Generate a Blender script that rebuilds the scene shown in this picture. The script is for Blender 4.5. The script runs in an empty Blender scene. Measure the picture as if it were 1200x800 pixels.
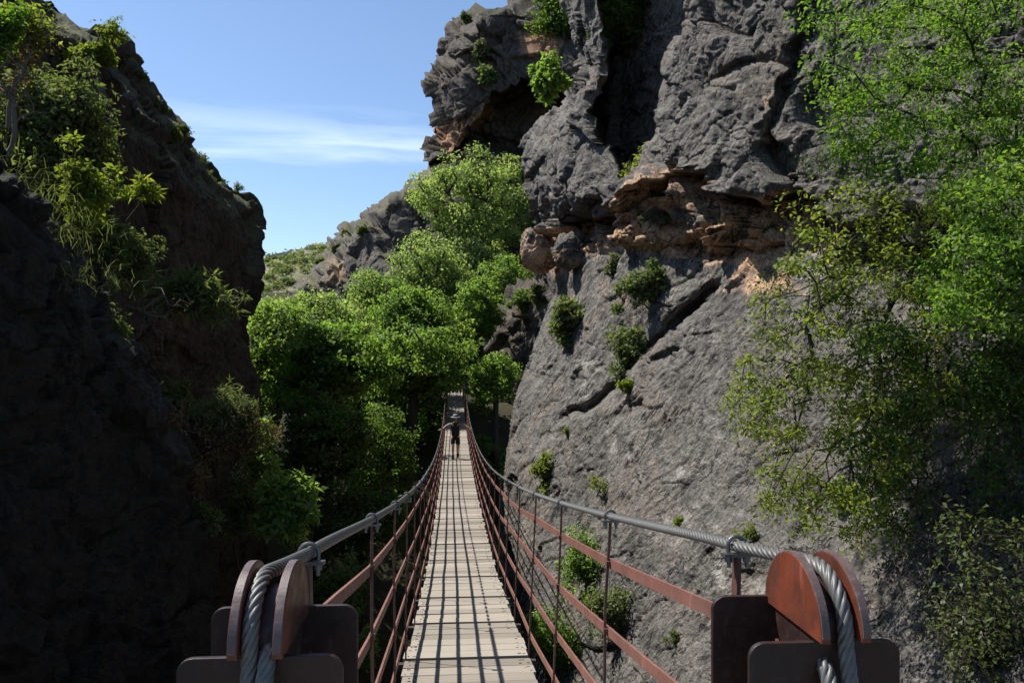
import bpy, bmesh, math, random
import numpy as np
from mathutils import Vector, Matrix

R = math.radians
S = bpy.context.scene
COL = S.collection
F = 933.33
HOR = 418.0
TH = R(4.2)
SN, CS = math.sin(TH), math.cos(TH)
rng = np.random.default_rng(7)
random.seed(7)

# ------------------------------------------------------------------ frames
def P(px, py, t):
    """point at a given distance ahead, read off the survey photo bearings"""
    return np.array([(px - 600.0) / F * t, t, (HOR - py) / F * t])

def B(d, l, z):
    """bridge frame: d along the bridge, l to its right, z up"""
    return np.array([l * CS - d * SN, l * SN + d * CS, z])

def tag(o, label=None, cat=None, group=None, kind=None):
    if label: o['label'] = label
    if cat: o['category'] = cat
    if group: o['group'] = group
    if kind: o['kind'] = kind
    return o

def empty(name, loc, label=None, cat=None, group=None):
    o = bpy.data.objects.new(name, None)
    o.empty_display_size = 0.2
    COL.objects.link(o)
    o.location = Vector([float(v) for v in loc])
    return tag(o, label, cat, group)

def mesh_from(name, verts, faces, mat, parent=None, origin=(0, 0, 0), smooth=False, attrs=None, nsides=4):
    """verts (n,3) array in world units, faces (m,k) array (k = 3 or 4)"""
    verts = np.asarray(verts, dtype=np.float64) - np.asarray(origin, dtype=np.float64)
    faces = np.asarray(faces, dtype=np.int32)
    me = bpy.data.meshes.new(name)
    k = faces.shape[1]
    me.vertices.add(len(verts))
    me.vertices.foreach_set('co', verts.astype(np.float32).ravel())
    me.loops.add(faces.size)
    me.loops.foreach_set('vertex_index', faces.ravel())
    me.polygons.add(len(faces))
    me.polygons.foreach_set('loop_start', np.arange(0, faces.size, k, dtype=np.int32))
    me.polygons.foreach_set('loop_total', np.full(len(faces), k, dtype=np.int32))
    if smooth:
        me.polygons.foreach_set('use_smooth', np.ones(len(faces), dtype=bool))
    for (an, typ, dom, data) in (attrs or []):
        a = me.attributes.new(an, typ, dom)
        a.data.foreach_set('vector' if typ == 'FLOAT_VECTOR' else 'value', np.asarray(data, dtype=np.float32).ravel())
    me.update()
    me.validate()
    if mat: me.materials.append(mat)
    o = bpy.data.objects.new(name, me)
    COL.objects.link(o)
    if parent: o.parent = parent
    return o

def bm_obj(name, bm, mat, parent=None, smooth=False, loc=None):
    me = bpy.data.meshes.new(name)
    bmesh.ops.recalc_face_normals(bm, faces=bm.faces)
    bm.to_mesh(me); bm.free()
    if smooth:
        for p in me.polygons: p.use_smooth = True
    if mat: me.materials.append(mat)
    o = bpy.data.objects.new(name, me)
    COL.objects.link(o)
    if parent: o.parent = parent
    if loc is not None: o.location = loc
    return o

class MB:
    """collects loose pieces for ONE mesh"""
    def __init__(s): s.v, s.f, s.n, s.r = [], [], 0, []
    def add(s, v, f, r=None):
        v = np.asarray(v, float); f = np.asarray(f, int)
        s.v.append(v); s.f.append(f + s.n); s.n += len(v)
        s.r.append(np.full(len(f), random.random() if r is None else r))
    def box(s, c, ax, ay, az, r=None):
        """centre and three half-axis vectors"""
        c, ax, ay, az = map(np.asarray, (c, ax, ay, az))
        v = [c + i * ax + j * ay + k * az for k in (-1, 1) for j in (-1, 1) for i in (-1, 1)]
        s.add(v, [[0, 2, 3, 1], [4, 5, 7, 6], [0, 1, 5, 4], [2, 6, 7, 3], [0, 4, 6, 2], [1, 3, 7, 5]], r)
    def tube(s, pts, rad, k=8, cap=True, prof=None, twist=0.0):
        pts = np.asarray(pts, float); n = len(pts)
        rad = np.broadcast_to(np.asarray(rad, float), (n,))
        tan = np.gradient(pts, axis=0); tan /= np.linalg.norm(tan, axis=1)[:, None]
        ref = np.array([0, 0, 1.0]) if abs(tan[0][2]) < .9 else np.array([1.0, 0, 0])
        side = np.cross(tan[0], ref); side /= np.linalg.norm(side)
        V = []
        arc = np.concatenate([[0], np.cumsum(np.linalg.norm(np.diff(pts, axis=0), axis=1))])
        ang = np.linspace(0, 2 * math.pi, k, endpoint=False)
        for i in range(n):
            side = side - tan[i] * np.dot(side, tan[i]); side /= np.linalg.norm(side)
            up = np.cross(side, tan[i])
            a = ang + twist * arc[i]
            rr = rad[i] * (prof(ang) if prof else 1.0)
            V.append(pts[i] + (np.cos(a) * rr)[:, None] * side + (np.sin(a) * rr)[:, None] * up)
        V = np.concatenate(V)
        Fq = []
        for i in range(n - 1):
            for j in range(k):
                Fq.append([i * k + j, i * k + (j + 1) % k, (i + 1) * k + (j + 1) % k, (i + 1) * k + j])
        s.add(V, Fq)
        if cap:
            for base in (0, (n - 1) * k):
                c = V[base:base + k].mean(0)
                vv = np.vstack([V[base:base + k], c[None]])
                s.add(vv, [[j, (j + 1) % k, k, k] for j in range(k)])
    def build(s, name, mat, parent=None, origin=(0, 0, 0), smooth=False, rnd=False):
        v = np.concatenate(s.v) - np.asarray(origin, float); f = np.concatenate(s.f)
        me = bpy.data.meshes.new(name)
        polys = [tuple(dict.fromkeys(int(i) for i in q)) for q in f]
        me.from_pydata([tuple(p) for p in v], [], polys)
        if rnd:
            a = me.attributes.new('rnd', 'FLOAT', 'FACE')
            a.data.foreach_set('value', np.concatenate(s.r).astype(np.float32))
        if smooth:
            me.polygons.foreach_set('use_smooth', np.ones(len(me.polygons), dtype=bool))
        me.update()
        if mat: me.materials.append(mat)
        o = bpy.data.objects.new(name, me)
        COL.objects.link(o)
        if parent: o.parent = parent
        return o

# ------------------------------------------------------------------ noise
def _h(ix, iy, iz, seed):
    h = (ix.astype(np.int64) * 374761393 + iy.astype(np.int64) * 668265263 + iz.astype(np.int64) * 2147483647 + seed * 974634599) & 0xffffffff
    h = ((h ^ (h >> 13)) * 1274126177) & 0xffffffff
    h = ((h ^ (h >> 16)) * 2246822519) & 0xffffffff
    h = h ^ (h >> 15)
    return (h & 0xffffff).astype(np.float64) / 0xffffff

def vnoise(p, seed=0):
    i = np.floor(p).astype(np.int64); f = p - i
    u = f * f * f * (f * (f * 6 - 15) + 10)
    out = 0
    for dx in (0, 1):
        wx = u[..., 0] if dx else 1 - u[..., 0]
        for dy in (0, 1):
            wy = u[..., 1] if dy else 1 - u[..., 1]
            for dz in (0, 1):
                wz = u[..., 2] if dz else 1 - u[..., 2]
                out = out + wx * wy * wz * _h(i[..., 0] + dx, i[..., 1] + dy, i[..., 2] + dz, seed)
    return out * 2 - 1

def fbm(p, o=4, seed=0, gain=.5, ridged=False):
    a, s, t = 1.0, 0, 0
    for k in range(o):
        n = vnoise(p * (2.03 ** k) + k * 17.3, seed + k)
        if ridged: n = 1 - 2 * np.abs(n)
        s = s + n * a; t += a; a *= gain
    return s / t

def facets(p, seed=0):
    """blocky rock: every Voronoi cell is a tilted plane; returns height and edge distance"""
    i = np.floor(p).astype(np.int64)
    best = np.full(p.shape[:-1], 9.0); sec = np.full(p.shape[:-1], 9.0); val = np.zeros(p.shape[:-1])
    for dx in (-1, 0, 1):
        for dy in (-1, 0, 1):
            for dz in (-1, 0, 1):
                cx, cy, cz = i[..., 0] + dx, i[..., 1] + dy, i[..., 2] + dz
                fx = cx + _h(cx, cy, cz, seed); fy = cy + _h(cx, cy, cz, seed + 1); fz = cz + _h(cx, cy, cz, seed + 2)
                rx, ry, rz = p[..., 0] - fx, p[..., 1] - fy, p[..., 2] - fz
                d = np.sqrt(rx * rx + ry * ry + rz * rz)
                gx = _h(cx, cy, cz, seed + 3) - .5; gy = _h(cx, cy, cz, seed + 4) - .5; gz = _h(cx, cy, cz, seed + 5) - .5
                v = (rx * gx + ry * gy + rz * gz) * 1.3 + (_h(cx, cy, cz, seed + 6) - .5) * .7
                m = d < best
                sec = np.where(m, best, np.minimum(sec, d)); val = np.where(m, v, val); best = np.where(m, d, best)
    return val, sec - best

def sstep(a, b, x):
    t = np.clip((x - a) / (b - a), 0, 1)
    return t * t * (3 - 2 * t)

# ------------------------------------------------------------------ materials
class N:
    def __init__(s, name):
        s.m = bpy.data.materials.new(name); s.m.use_nodes = True
        s.t = s.m.node_tree; s.t.nodes.clear()
        s.out = s.t.nodes.new('ShaderNodeOutputMaterial')
    def n(s, typ, **kw):
        nd = s.t.nodes.new(typ)
        for k, v in kw.items():
            if k[0] == '_': setattr(nd, k[1:], v)
            else: s.set(nd, k, v)
        return nd
    def set(s, nd, k, v):
        sock = nd.inputs[int(k[1:])] if k[0] == 'i' and k[1:].isdigit() else nd.inputs[k.replace('__', ' ')]
        if isinstance(v, bpy.types.NodeSocket): s.t.links.new(v, sock)
        elif isinstance(v, bpy.types.Node): s.t.links.new(v.outputs[0], sock)
        else: sock.default_value = v
    def attr(s, name, out):
        return s.n('ShaderNodeAttribute', _attribute_name=name).outputs[out]
    def noise(s, vec, scale, detail=6, rough=.55, dist=0.0):
        return s.n('ShaderNodeTexNoise', Vector=vec, Scale=scale, Detail=detail, Roughness=rough, Distortion=dist).outputs[0]
    def ramp(s, fac, *stops):
        nd = s.n('ShaderNodeValToRGB', Fac=fac)
        e = nd.color_ramp.elements
        while len(e) < len(stops): e.new(.5)
        for el, (p, c) in zip(e, stops):
            el.position = p; el.color = (c, c, c, 1) if not isinstance(c, tuple) else (*c, 1)
        return nd.outputs[0]
    def mix(s, fac, a, b, mode='MIX'):
        nd = s.n('ShaderNodeMix', _data_type='RGBA', _blend_type=mode)
        for k, v in ((0, fac), (6, a), (7, b)):
            if isinstance(v, bpy.types.NodeSocket): s.t.links.new(v, nd.inputs[k])
            else: nd.inputs[k].default_value = (*v, 1) if isinstance(v, tuple) else v
        return nd.outputs[2]
    def math(s, op, a, b=0.0, clamp=False):
        nd = s.n('ShaderNodeMath', _operation=op, _use_clamp=clamp)
        for k, v in ((0, a), (1, b)):
            if isinstance(v, bpy.types.NodeSocket): s.t.links.new(v, nd.inputs[k])
            else: nd.inputs[k].default_value = v
        return nd.outputs[0]
    def vmul(s, vec, xyz):
        return s.n('ShaderNodeVectorMath', _operation='MULTIPLY', i0=vec, i1=xyz).outputs[0]
    def bump(s, h, strength, dist, normal=None):
        nd = s.n('ShaderNodeBump', Strength=strength, Distance=dist, Height=h)
        if normal is not None: s.set(nd, 'Normal', normal)
        return nd.outputs[0]
    def bsdf(s, color, rough=.8, metal=0.0, normal=None, spec=.3):
        nd = s.n('ShaderNodeBsdfPrincipled')
        for k, v in (('Base Color', color), ('Roughness', rough), ('Metallic', metal), ('Specular IOR Level', spec)):
            if isinstance(v, bpy.types.NodeSocket): s.t.links.new(v, nd.inputs[k])
            else: nd.inputs[k].default_value = (*v, 1) if isinstance(v, tuple) else v
        if normal is not None: s.t.links.new(normal, nd.inputs['Normal'])
        s.t.links.new(nd.outputs[0], s.out.inputs[0])
        return s.m

def rock_mat(name, dark, light, ochre, pale=(.42, .40, .37), tint=None, bumpk=1.0, veg=None, wet=0.0, vegt=(.50, .72)):
    n = N(name)
    q = n.attr('q', 1)
    big = n.noise(q, .55, 5, .6, .4)
    mid = n.noise(q, 2.6, 8, .62, .3)
    fine = n.noise(q, 11.0, 8, .7)
    grain = n.noise(q, 38.0, 5, .7)
    st = n.noise(n.vmul(q, (2.4, 2.4, .32)), 1.5, 6, .62, .5)
    fac = n.math('ADD', n.math('MULTIPLY', big, .45), n.math('MULTIPLY', mid, .55))
    col = n.mix(n.ramp(fac, (.36, 0.0), (.64, 1.0)), dark, light)
    col = n.mix(n.math('MULTIPLY', n.ramp(st, (.50, 0.0), (.68, 1.0)), .55), col, tuple(v * .55 for v in dark))
    if tint:
        col = n.mix(n.math('MULTIPLY', n.ramp(n.noise(q, .9, 6, .6, .6), (.48, 0.0), (.70, 1.0)), .6), col, tint)
    gv = n.attr('g', 1)
    ln = n.noise(gv, 4.2, 5, .58, .3)
    crk = n.ramp(n.math('ABSOLUTE', n.math('SUBTRACT', ln, .5)), (.008, 1.0), (.030, 0.0))
    crk = n.math('MULTIPLY', crk, n.ramp(n.noise(q, 1.7, 5, .6), (.47, 0.0), (.58, 1.0)))
    speck = n.noise(gv, 22.0, 5, .75)
    lf = n.noise(gv, 9.0, 5, .65)
    pit = n.ramp(lf, (.30, 1.0), (.40, 0.0))
    # lichen freckles
    col = n.mix(n.math('MULTIPLY', n.ramp(fine, (.57, 0.0), (.70, 1.0)), .5), col, pale)
    col = n.mix(n.math('MULTIPLY', n.ramp(grain, (.30, 1.0), (.46, 0.0)), .55), col, tuple(v * .4 for v in dark))
    col = n.mix(n.math('MULTIPLY', n.ramp(lf, (.40, 0.0), (.66, 1.0)), .35), col, tuple(min(1, v * 1.35) for v in light))
    oc = n.attr('ochre', 2)
    ocf = n.math('ADD', oc, n.math('MULTIPLY', n.math('SUBTRACT', mid, .5), 1.2))
    col = n.mix(n.ramp(ocf, (.36, 0.0), (.62, 1.0)), col, n.mix(fine, tuple(v * .6 for v in ochre), tuple(min(1, v * 1.3) for v in ochre)))
    pl = n.attr('pale', 2)
    plf = n.math('ADD', pl, n.math('MULTIPLY', n.math('SUBTRACT', mid, .5), 1.4))
    col = n.mix(n.ramp(plf, (.42, 0.0), (.7, 1.0)), col, pale)
    if veg:
        nz = n.n('ShaderNodeSeparateXYZ', Vector=n.n('ShaderNodeNewGeometry').outputs['Normal']).outputs[2]
        vf = n.math('ADD', nz, n.math('MULTIPLY', n.math('SUBTRACT', mid, .5), .9))
        col = n.mix(n.ramp(vf, (vegt[0], 0.0), (vegt[1], 1.0)), col, n.mix(fine, tuple(v * .5 for v in veg), tuple(v * 1.4 for v in veg)))
    col = n.mix(1.0, col, n.ramp(speck, (.34, .45), (.50, .98), (.66, 1.5)), 'MULTIPLY')
    col = n.mix(1.0, col, n.ramp(grain, (.34, .60), (.50, 1.0), (.66, 1.35)), 'MULTIPLY')
    dk = n.math('MAXIMUM', n.math('MULTIPLY', crk, .92), n.math('MULTIPLY', pit, .7))
    col = n.mix(dk, col, tuple(v * .22 for v in dark))
    vor = n.n('ShaderNodeTexVoronoi', _feature='DISTANCE_TO_EDGE', Vector=n.n('ShaderNodeVectorMath', _operation='ADD', i0=q, i1=n.vmul(n.n('ShaderNodeTexNoise', Vector=q, Scale=1.3, Detail=5.0).outputs[1], (.9, .9, .9))).outputs[0], Scale=1.1).outputs[0]
    crack = n.ramp(vor, (0.0, 0.0), (.05, 1.0))
    h = n.math('ADD', n.math('ADD', n.math('MULTIPLY', mid, .8), n.math('MULTIPLY', fine, .45)), n.math('ADD', n.math('ADD', n.math('MULTIPLY', grain, .18), n.math('MULTIPLY', lf, .45)), n.math('MULTIPLY', n.math('SUBTRACT', crack, n.math('MULTIPLY', dk, 2.5)), .10)))
    bp = n.bump(h, 1.0, .085 * bumpk)
    return n.bsdf(col, .92 - wet, 0, bp, .25)

def leaf_mat(name, c0, c1, c2, trans=.60, gloss=.05, tmul=(2.2, 2.25, 1.25)):
    n = N(name)
    r = n.attr('rnd', 2)
    col = n.ramp(r, (0.0, c0), (.55, c1), (1.0, c2))
    ri = n.n('ShaderNodeObjectInfo').outputs['Random']
    col = n.mix(1.0, col, n.ramp(ri, (0.0, (.88, .94, .86)), (.5, (1.0, 1.0, 1.0)), (1.0, (1.07, 1.03, 1.12))), 'MULTIPLY')
    tcol = n.mix(1.0, col, (*tmul,), 'MULTIPLY')
    d = n.n('ShaderNodeBsdfDiffuse', Color=col)
    t = n.n('ShaderNodeBsdfTranslucent', Color=tcol)
    m = n.n('ShaderNodeMixShader', i0=trans, i1=d.outputs[0], i2=t.outputs[0])
    g = n.n('ShaderNodeBsdfGlossy', Roughness=.55)
    g.inputs[0].default_value = (.35, .38, .35, 1)
    m2 = n.n('ShaderNodeMixShader', i0=gloss, i1=m.outputs[0], i2=g.outputs[0])
    n.t.links.new(m2.outputs[0], n.out.inputs[0])
    return n.m

def simple_mat(name, c, rough=.8, metal=0.0, var=.35, scale=20, bump=.3, bd=.01, spec=.3):
    n = N(name)
    co = n.n('ShaderNodeTexCoord').outputs['Object']
    f = n.noise(co, scale, 7, .65)
    col = n.mix(f, tuple(v * (1 - var) for v in c), tuple(min(1, v * (1 + var)) for v in c))
    return n.bsdf(col, rough, metal, n.bump(f, bump, bd), spec)

def rust_mat(name, paint, rust, scale=26, amount=.5, rough=.55, worn=(.16, .10, .085)):
    n = N(name)
    co = n.n('ShaderNodeTexCoord').outputs['Object']
    a = n.noise(co, scale * .35, 8, .65, .4); b = n.noise(co, scale, 8, .7); c = n.noise(n.vmul(co, (1, 1, .25)), scale * 1.4, 6, .6)
    col = n.mix(n.ramp(a, (amount - .12, 0.0), (amount + .12, 1.0)), paint, rust)
    col = n.mix(n.math('MULTIPLY', n.ramp(b, (.55, 0.0), (.68, 1.0)), .7), col, worn)
    col = n.mix(n.math('MULTIPLY', n.ramp(c, (.60, 0.0), (.72, 1.0)), .5), col, tuple(min(1, v * 1.7 + .03) for v in paint))
    rg = n.ramp(b, (.3, rough - .15), (.7, rough + .2))
    return n.bsdf(col, rg, .0, n.bump(n.math('ADD', a, n.math('MULTIPLY', b, .5)), .35, .004), .4)

M = {}
M['rock_right'] = rock_mat('limestone_rock', (.052, .050, .048), (.158, .147, .132), (.47, .30, .185), (.34, .325, .30), (.155, .120, .090), 1.0, veg=None)
M['rock_crag'] = rock_mat('dark_crag_rock', (.030, .026, .024), (.100, .084, .070), (.30, .165, .095), (.20, .17, .14), (.115, .078, .052), 1.0, veg=(.05, .05, .028), vegt=(.66, .86))
M['rock_left'] = rock_mat('brown_conglomerate_rock', (.020, .0165, .014), (.060, .048, .038), (.12, .075, .04), (.10, .09, .075), (.04, .028, .02), 1.0, veg=(.065, .07, .03), vegt=(.30, .62))  # brown rock, albedo lowered to stand in for shade
M['rock_bank'] = rock_mat('shade_darkened_earth_rock', (.0085, .008, .007), (.022, .019, .016), (.03, .02, .012), (.05, .047, .042), (.014, .011, .009), 1.0, veg=(.02, .028, .010))  # near-black albedo puts the bank's deep shade into the colour
M['rock_ridge'] = rock_mat('grey_ridge_rock', (.034, .032, .029), (.118, .108, .094), (.30, .19, .115), (.27, .25, .225), (.13, .10, .075), 1.0, veg=(.085, .085, .04), vegt=(.66, .86))
M['bark'] = simple_mat('bark', (.040, .032, .026), .9, 0, .5, 14, .6, .02)
M['twig'] = simple_mat('pale_twig', (.11, .095, .075), .85, 0, .4, 30, .3, .004)
M['wood_dark'] = simple_mat('dark_twig', (.035, .026, .02), .9, 0, .4, 30, .3, .004)
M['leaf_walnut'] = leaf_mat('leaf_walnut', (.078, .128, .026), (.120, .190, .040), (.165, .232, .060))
M['leaf_far'] = leaf_mat('leaf_far', (.120, .168, .048), (.165, .222, .070), (.20, .255, .10), .6)
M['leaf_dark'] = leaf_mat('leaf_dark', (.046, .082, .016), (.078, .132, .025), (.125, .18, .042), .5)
M['leaf_lime'] = leaf_mat('leaf_lime', (.070, .135, .016), (.108, .185, .024), (.165, .225, .04), .5)
M['leaf_yellow'] = leaf_mat('leaf_yellow', (.085, .120, .016), (.125, .165, .022), (.19, .205, .035), .5)
M['leaf_shrub'] = leaf_mat('leaf_shrub', (.060, .085, .028), (.095, .125, .042), (.15, .17, .075), .42)
M['leaf_grey'] = leaf_mat('leaf_grey', (.075, .085, .05), (.11, .12, .07), (.16, .16, .09), .35)
M['leaf_dry'] = leaf_mat('leaf_dry', (.075, .045, .022), (.12, .08, .035), (.16, .13, .05), .35, tmul=(1.3, 1.1, .7))
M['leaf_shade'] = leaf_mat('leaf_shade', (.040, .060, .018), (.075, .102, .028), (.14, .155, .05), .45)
M['red_paint'] = rust_mat('red_oxide_paint', (.160, .038, .018), (.050, .022, .016), 15, .50, .42, (.045, .03, .026))
M['dark_red'] = rust_mat('dark_red_steel', (.030, .0105, .008), (.016, .009, .008), 24, .5, .5, (.05, .03, .026))
M['rim'] = rust_mat('worn_disc_rim', (.11, .075, .07), (.075, .052, .05), 30, .5, .42, (.18, .15, .14))
M['rail'] = rust_mat('faded_red_rail', (.195, .083, .064), (.125, .060, .047), 18, .55, .6, (.13, .08, .065))
M['hanger'] = rust_mat('rusty_hanger_rod', (.115, .055, .042), (.06, .034, .028), 18, .5, .55, (.05, .03, .026))
M['steel'] = simple_mat('dull_galvanised_steel', (.13, .125, .12), .42, .7, .45, 60, .3, .002, .5)
M['cable'] = simple_mat('weathered_wire_rope', (.105, .105, .10), .5, .25, .5, 50, .4, .002, .5)
M['concrete'] = simple_mat('old_concrete', (.26, .25, .235), .9, 0, .3, 6, .5, .01)
M['beam'] = simple_mat('dark_beam', (.05, .035, .03), .8, 0, .3, 12, .3, .004)

def wood_mat():
    n = N('weathered_planks')
    co = n.n('ShaderNodeTexCoord').outputs['Object']
    r = n.attr('rnd', 2)
    off = n.n('ShaderNodeCombineXYZ', X=n.math('MULTIPLY', r, 7.0), Y=n.math('MULTIPLY', r, 31.0), Z=n.math('MULTIPLY', r, 13.0)).outputs[0]
    rot = n.n('ShaderNodeVectorRotate', _rotation_type='Z_AXIS', Vector=co, Angle=-TH).outputs[0]
    v = n.n('ShaderNodeVectorMath', _operation='ADD', i0=rot, i1=off).outputs[0]
    g = n.noise(n.vmul(v, (1.3, 26, 8)), 3.0, 7, .65, .4)
    b = n.noise(n.vmul(v, (1, 2, 1)), 2.2, 6, .6)
    col = n.mix(g, (.170, .145, .118), (.350, .312, .258))
    col = n.mix(n.math('MULTIPLY', n.ramp(b, (.40, 0.0), (.7, 1.0)), .5), col, (.22, .213, .20))
    tone = n.ramp(r, (0.0, .62), (.5, .95), (1.0, 1.15))
    col = n.mix(1.0, col, tone, 'MULTIPLY')
    return n.bsdf(col, .9, 0, n.bump(g, .5, .004), .2)
M['planks'] = wood_mat()

def ground_mat():
    n = N('dark_soil')
    co = n.n('ShaderNodeNewGeometry').outputs['Position']
    a = n.noise(co, .6, 8, .65); b = n.noise(co, 4.0, 6, .6)
    col = n.mix(n.ramp(a, (.35, 0.0), (.65, 1.0)), (.022, .021, .013), (.050, .042, .026))
    col = n.mix(n.ramp(b, (.5, 0.0), (.7, 1.0)), col, (.04, .055, .018))
    return n.bsdf(col, .95, 0, n.bump(b, .7, .1), .15)
M['ground'] = ground_mat()

def hill_mat():
    n = N('scrub_hillside')
    co = n.n('ShaderNodeNewGeometry').outputs['Position']
    a = n.noise(co, .05, 8, .62, .3); b = n.noise(co, .45, 7, .65)
    col = n.mix(n.ramp(a, (.38, 0.0), (.62, 1.0)), (.11, .125, .055), (.20, .18, .11))
    col = n.mix(n.ramp(b, (.52, 0.0), (.66, 1.0)), col, (.27, .245, .20))
    return n.bsdf(col, .95, 0, n.bump(b, .8, .6), .15)
M['hill'] = hill_mat()
M['path'] = simple_mat('dusty_path', (.42, .38, .32), .95, 0, .2, .5, .3, .1)
M['wall_pale'] = simple_mat('pale_render', (.55, .52, .47), .9, 0, .15, 2, .3, .02)
M['roof_far'] = simple_mat('roof_tile', (.30, .20, .15), .9, 0, .2, 2, .3, .02)

# ------------------------------------------------------------------ terrain
def zground(x, y):
    x = np.asarray(x, float); y = np.asarray(y, float)
    d = y * CS - x * SN; l = x * CS + y * SN
    z = -13.0 + 9.5 * sstep(38, 60, d)
    leftrise = np.clip((-l - 2.5) * .95, 0, 11) * sstep(20, 30, d)
    z = np.maximum(z, -13 + leftrise * (1 - .55 * sstep(50, 62, d)))
    z = z + np.clip(d - 60, 0, 90) * .17
    z = z + 7.5 * sstep(-9, 3, x) * sstep(60, 74, d)
    z = np.where(y > 150, np.minimum(z, 14), z)
    z = z + 14 * sstep(300, 900, np.hypot(x, y)) * 0
    return z

def make_ground():
    a = np.concatenate([-np.geomspace(4000, 64, 22), np.linspace(-60, 60, 121), np.geomspace(64, 4000, 22)])
    by = np.concatenate([-np.geomspace(4000, 34, 20), np.linspace(-30, 150, 181), np.geomspace(156, 4000, 22)])
    X, Y = np.meshgrid(a, by)
    Z = zground(X, Y)
    pp = np.stack([X, Y, Z], -1)
    Z = Z + .9 * fbm(pp * .18, 5, 3)
    pp[..., 2] = Z
    ny, nx = X.shape
    idx = np.arange(ny * nx).reshape(ny, nx)
    f = np.stack([idx[:-1, :-1], idx[:-1, 1:], idx[1:, 1:], idx[1:, :-1]], -1).reshape(-1, 4)
    o = mesh_from('ground', pp.reshape(-1, 3), f, M['ground'], smooth=True)
    tag(o, 'dark leafy soil of the gorge floor and slopes', 'ground', kind='structure')
make_ground()

# ------------------------------------------------------------------ cliffs
def pl(pts):
    a = np.array(sorted(pts), float)
    return lambda x: np.interp(x, a[:, 0], a[:, 1])

def blob(PX, PY, px, py, sx, sy, rot=0.0):
    c, s = math.cos(R(rot)), math.sin(R(rot))
    u = (PX - px) * c + (PY - py) * s; v = -(PX - px) * s + (PY - py) * c
    return np.exp(-(u / sx) ** 2 - (v / sy) ** 2)

def cliff(name, rows, edge, far_px, ncols, power, Tf, disp, mat, skirt=(14, 22.0, 14.0), ochre=None, pale=None, label=None, qref=15.0, skp=1.3):
    """rock wall surveyed row by row: from its free edge to far_px; a skirt turns the free edge round to the back"""
    rows = np.asarray(rows, float)
    ed = np.array([edge(r) for r in rows])
    sgn = 1.0 if far_px > ed.mean() else -1.0
    s = np.linspace(0, 1, ncols) ** power
    PX = ed[:, None] + (far_px - ed[:, None]) * s[None, :]
    PY = np.repeat(rows[:, None], ncols, 1)
    DX = np.abs(PX - ed[:, None])
    T = Tf(PX, PY, DX)
    T, rel = T if isinstance(T, tuple) else (T, np.zeros_like(T))
    K, inpx, back = skirt
    tk = np.linspace(1, 0, K, endpoint=False)
    SPX = ed[:, None] + sgn * inpx * tk[None, :] ** skp
    ST = T[:, :1] + back * tk[None, :] ** .8
    PXa = np.concatenate([SPX, PX], 1); Ta = np.concatenate([ST, T], 1)
    PYa = np.repeat(rows[:, None], PXa.shape[1], 1)
    V = np.stack([(PXa - 600) / F * Ta, Ta, (HOR - PYa) / F * Ta], -1)
    rela = np.concatenate([np.repeat(rel[:, :1], K, 1), rel], 1)
    du = np.gradient(V, axis=1); dv = np.gradient(V, axis=0)
    nrm = np.cross(du, dv); nrm /= np.linalg.norm(nrm, axis=-1)[..., None] + 1e-9
    flip = np.sign(-(nrm * V).sum(-1)); flip[flip == 0] = 1
    flip[:, :K] = flip[:, K:K + 1]
    nrm *= flip[..., None]
    sc = np.sqrt(Ta / qref)
    q = V / sc[..., None]
    dd = disp(q, PXa, PYa) * sc
    V2 = V * (1 + rela)[..., None] + nrm * dd[..., None]
    qf = V2 / sc[..., None]
    tg_ = np.array([.28, -.50, .82]); gf = qf - tg_ * ((qf @ tg_) * .80)[..., None]
    ny, nx = PXa.shape
    idx = np.arange(ny * nx).reshape(ny, nx)
    f = np.stack([idx[:-1, :-1], idx[:-1, 1:], idx[1:, 1:], idx[1:, :-1]], -1).reshape(-1, 4)
    if flip[ny // 2, nx // 2] < 0 or True:
        # orient towards the viewer
        a = V2.reshape(-1, 3)
        c = f[len(f) // 2]
        nn = np.cross(a[c[1]] - a[c[0]], a[c[3]] - a[c[0]])
        if np.dot(nn, a[c[0]]) > 0: f = f[:, ::-1]
    oc = ochre(PXa, PYa) if ochre else np.zeros_like(PXa)
    pa = pale(PXa, PYa) if pale else np.zeros_like(PXa)
    o = mesh_from(name, V2.reshape(-1, 3), f, mat, smooth=True, attrs=[
        ('q', 'FLOAT_VECTOR', 'POINT', qf.reshape(-1, 3)), ('g', 'FLOAT_VECTOR', 'POINT', gf.reshape(-1, 3)), ('ochre', 'FLOAT', 'POINT', oc.ravel()), ('pale', 'FLOAT', 'POINT', pa.ravel())])
    tag(o, label, 'cliff', kind='structure')
    return dict(PX=PXa, PY=PYa, V=V2)

def on_cliff(c, px, py):
    """world point of the rock surface at a survey bearing"""
    v = c['V']; qx = 600 + F * v[..., 0] / v[..., 1]; qy = HOR - F * v[..., 2] / v[..., 1]
    e = (qx - px) ** 2 + (qy - py) ** 2 + .02 * v[..., 1]
    return v[np.unravel_index(np.argmin(e), e.shape)]

def rowset(lo, top, bot, hi, n):
    return np.concatenate([np.linspace(lo, top, 24, endpoint=False), np.linspace(top, bot, n, endpoint=False), np.linspace(bot, hi, 26)])

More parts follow.
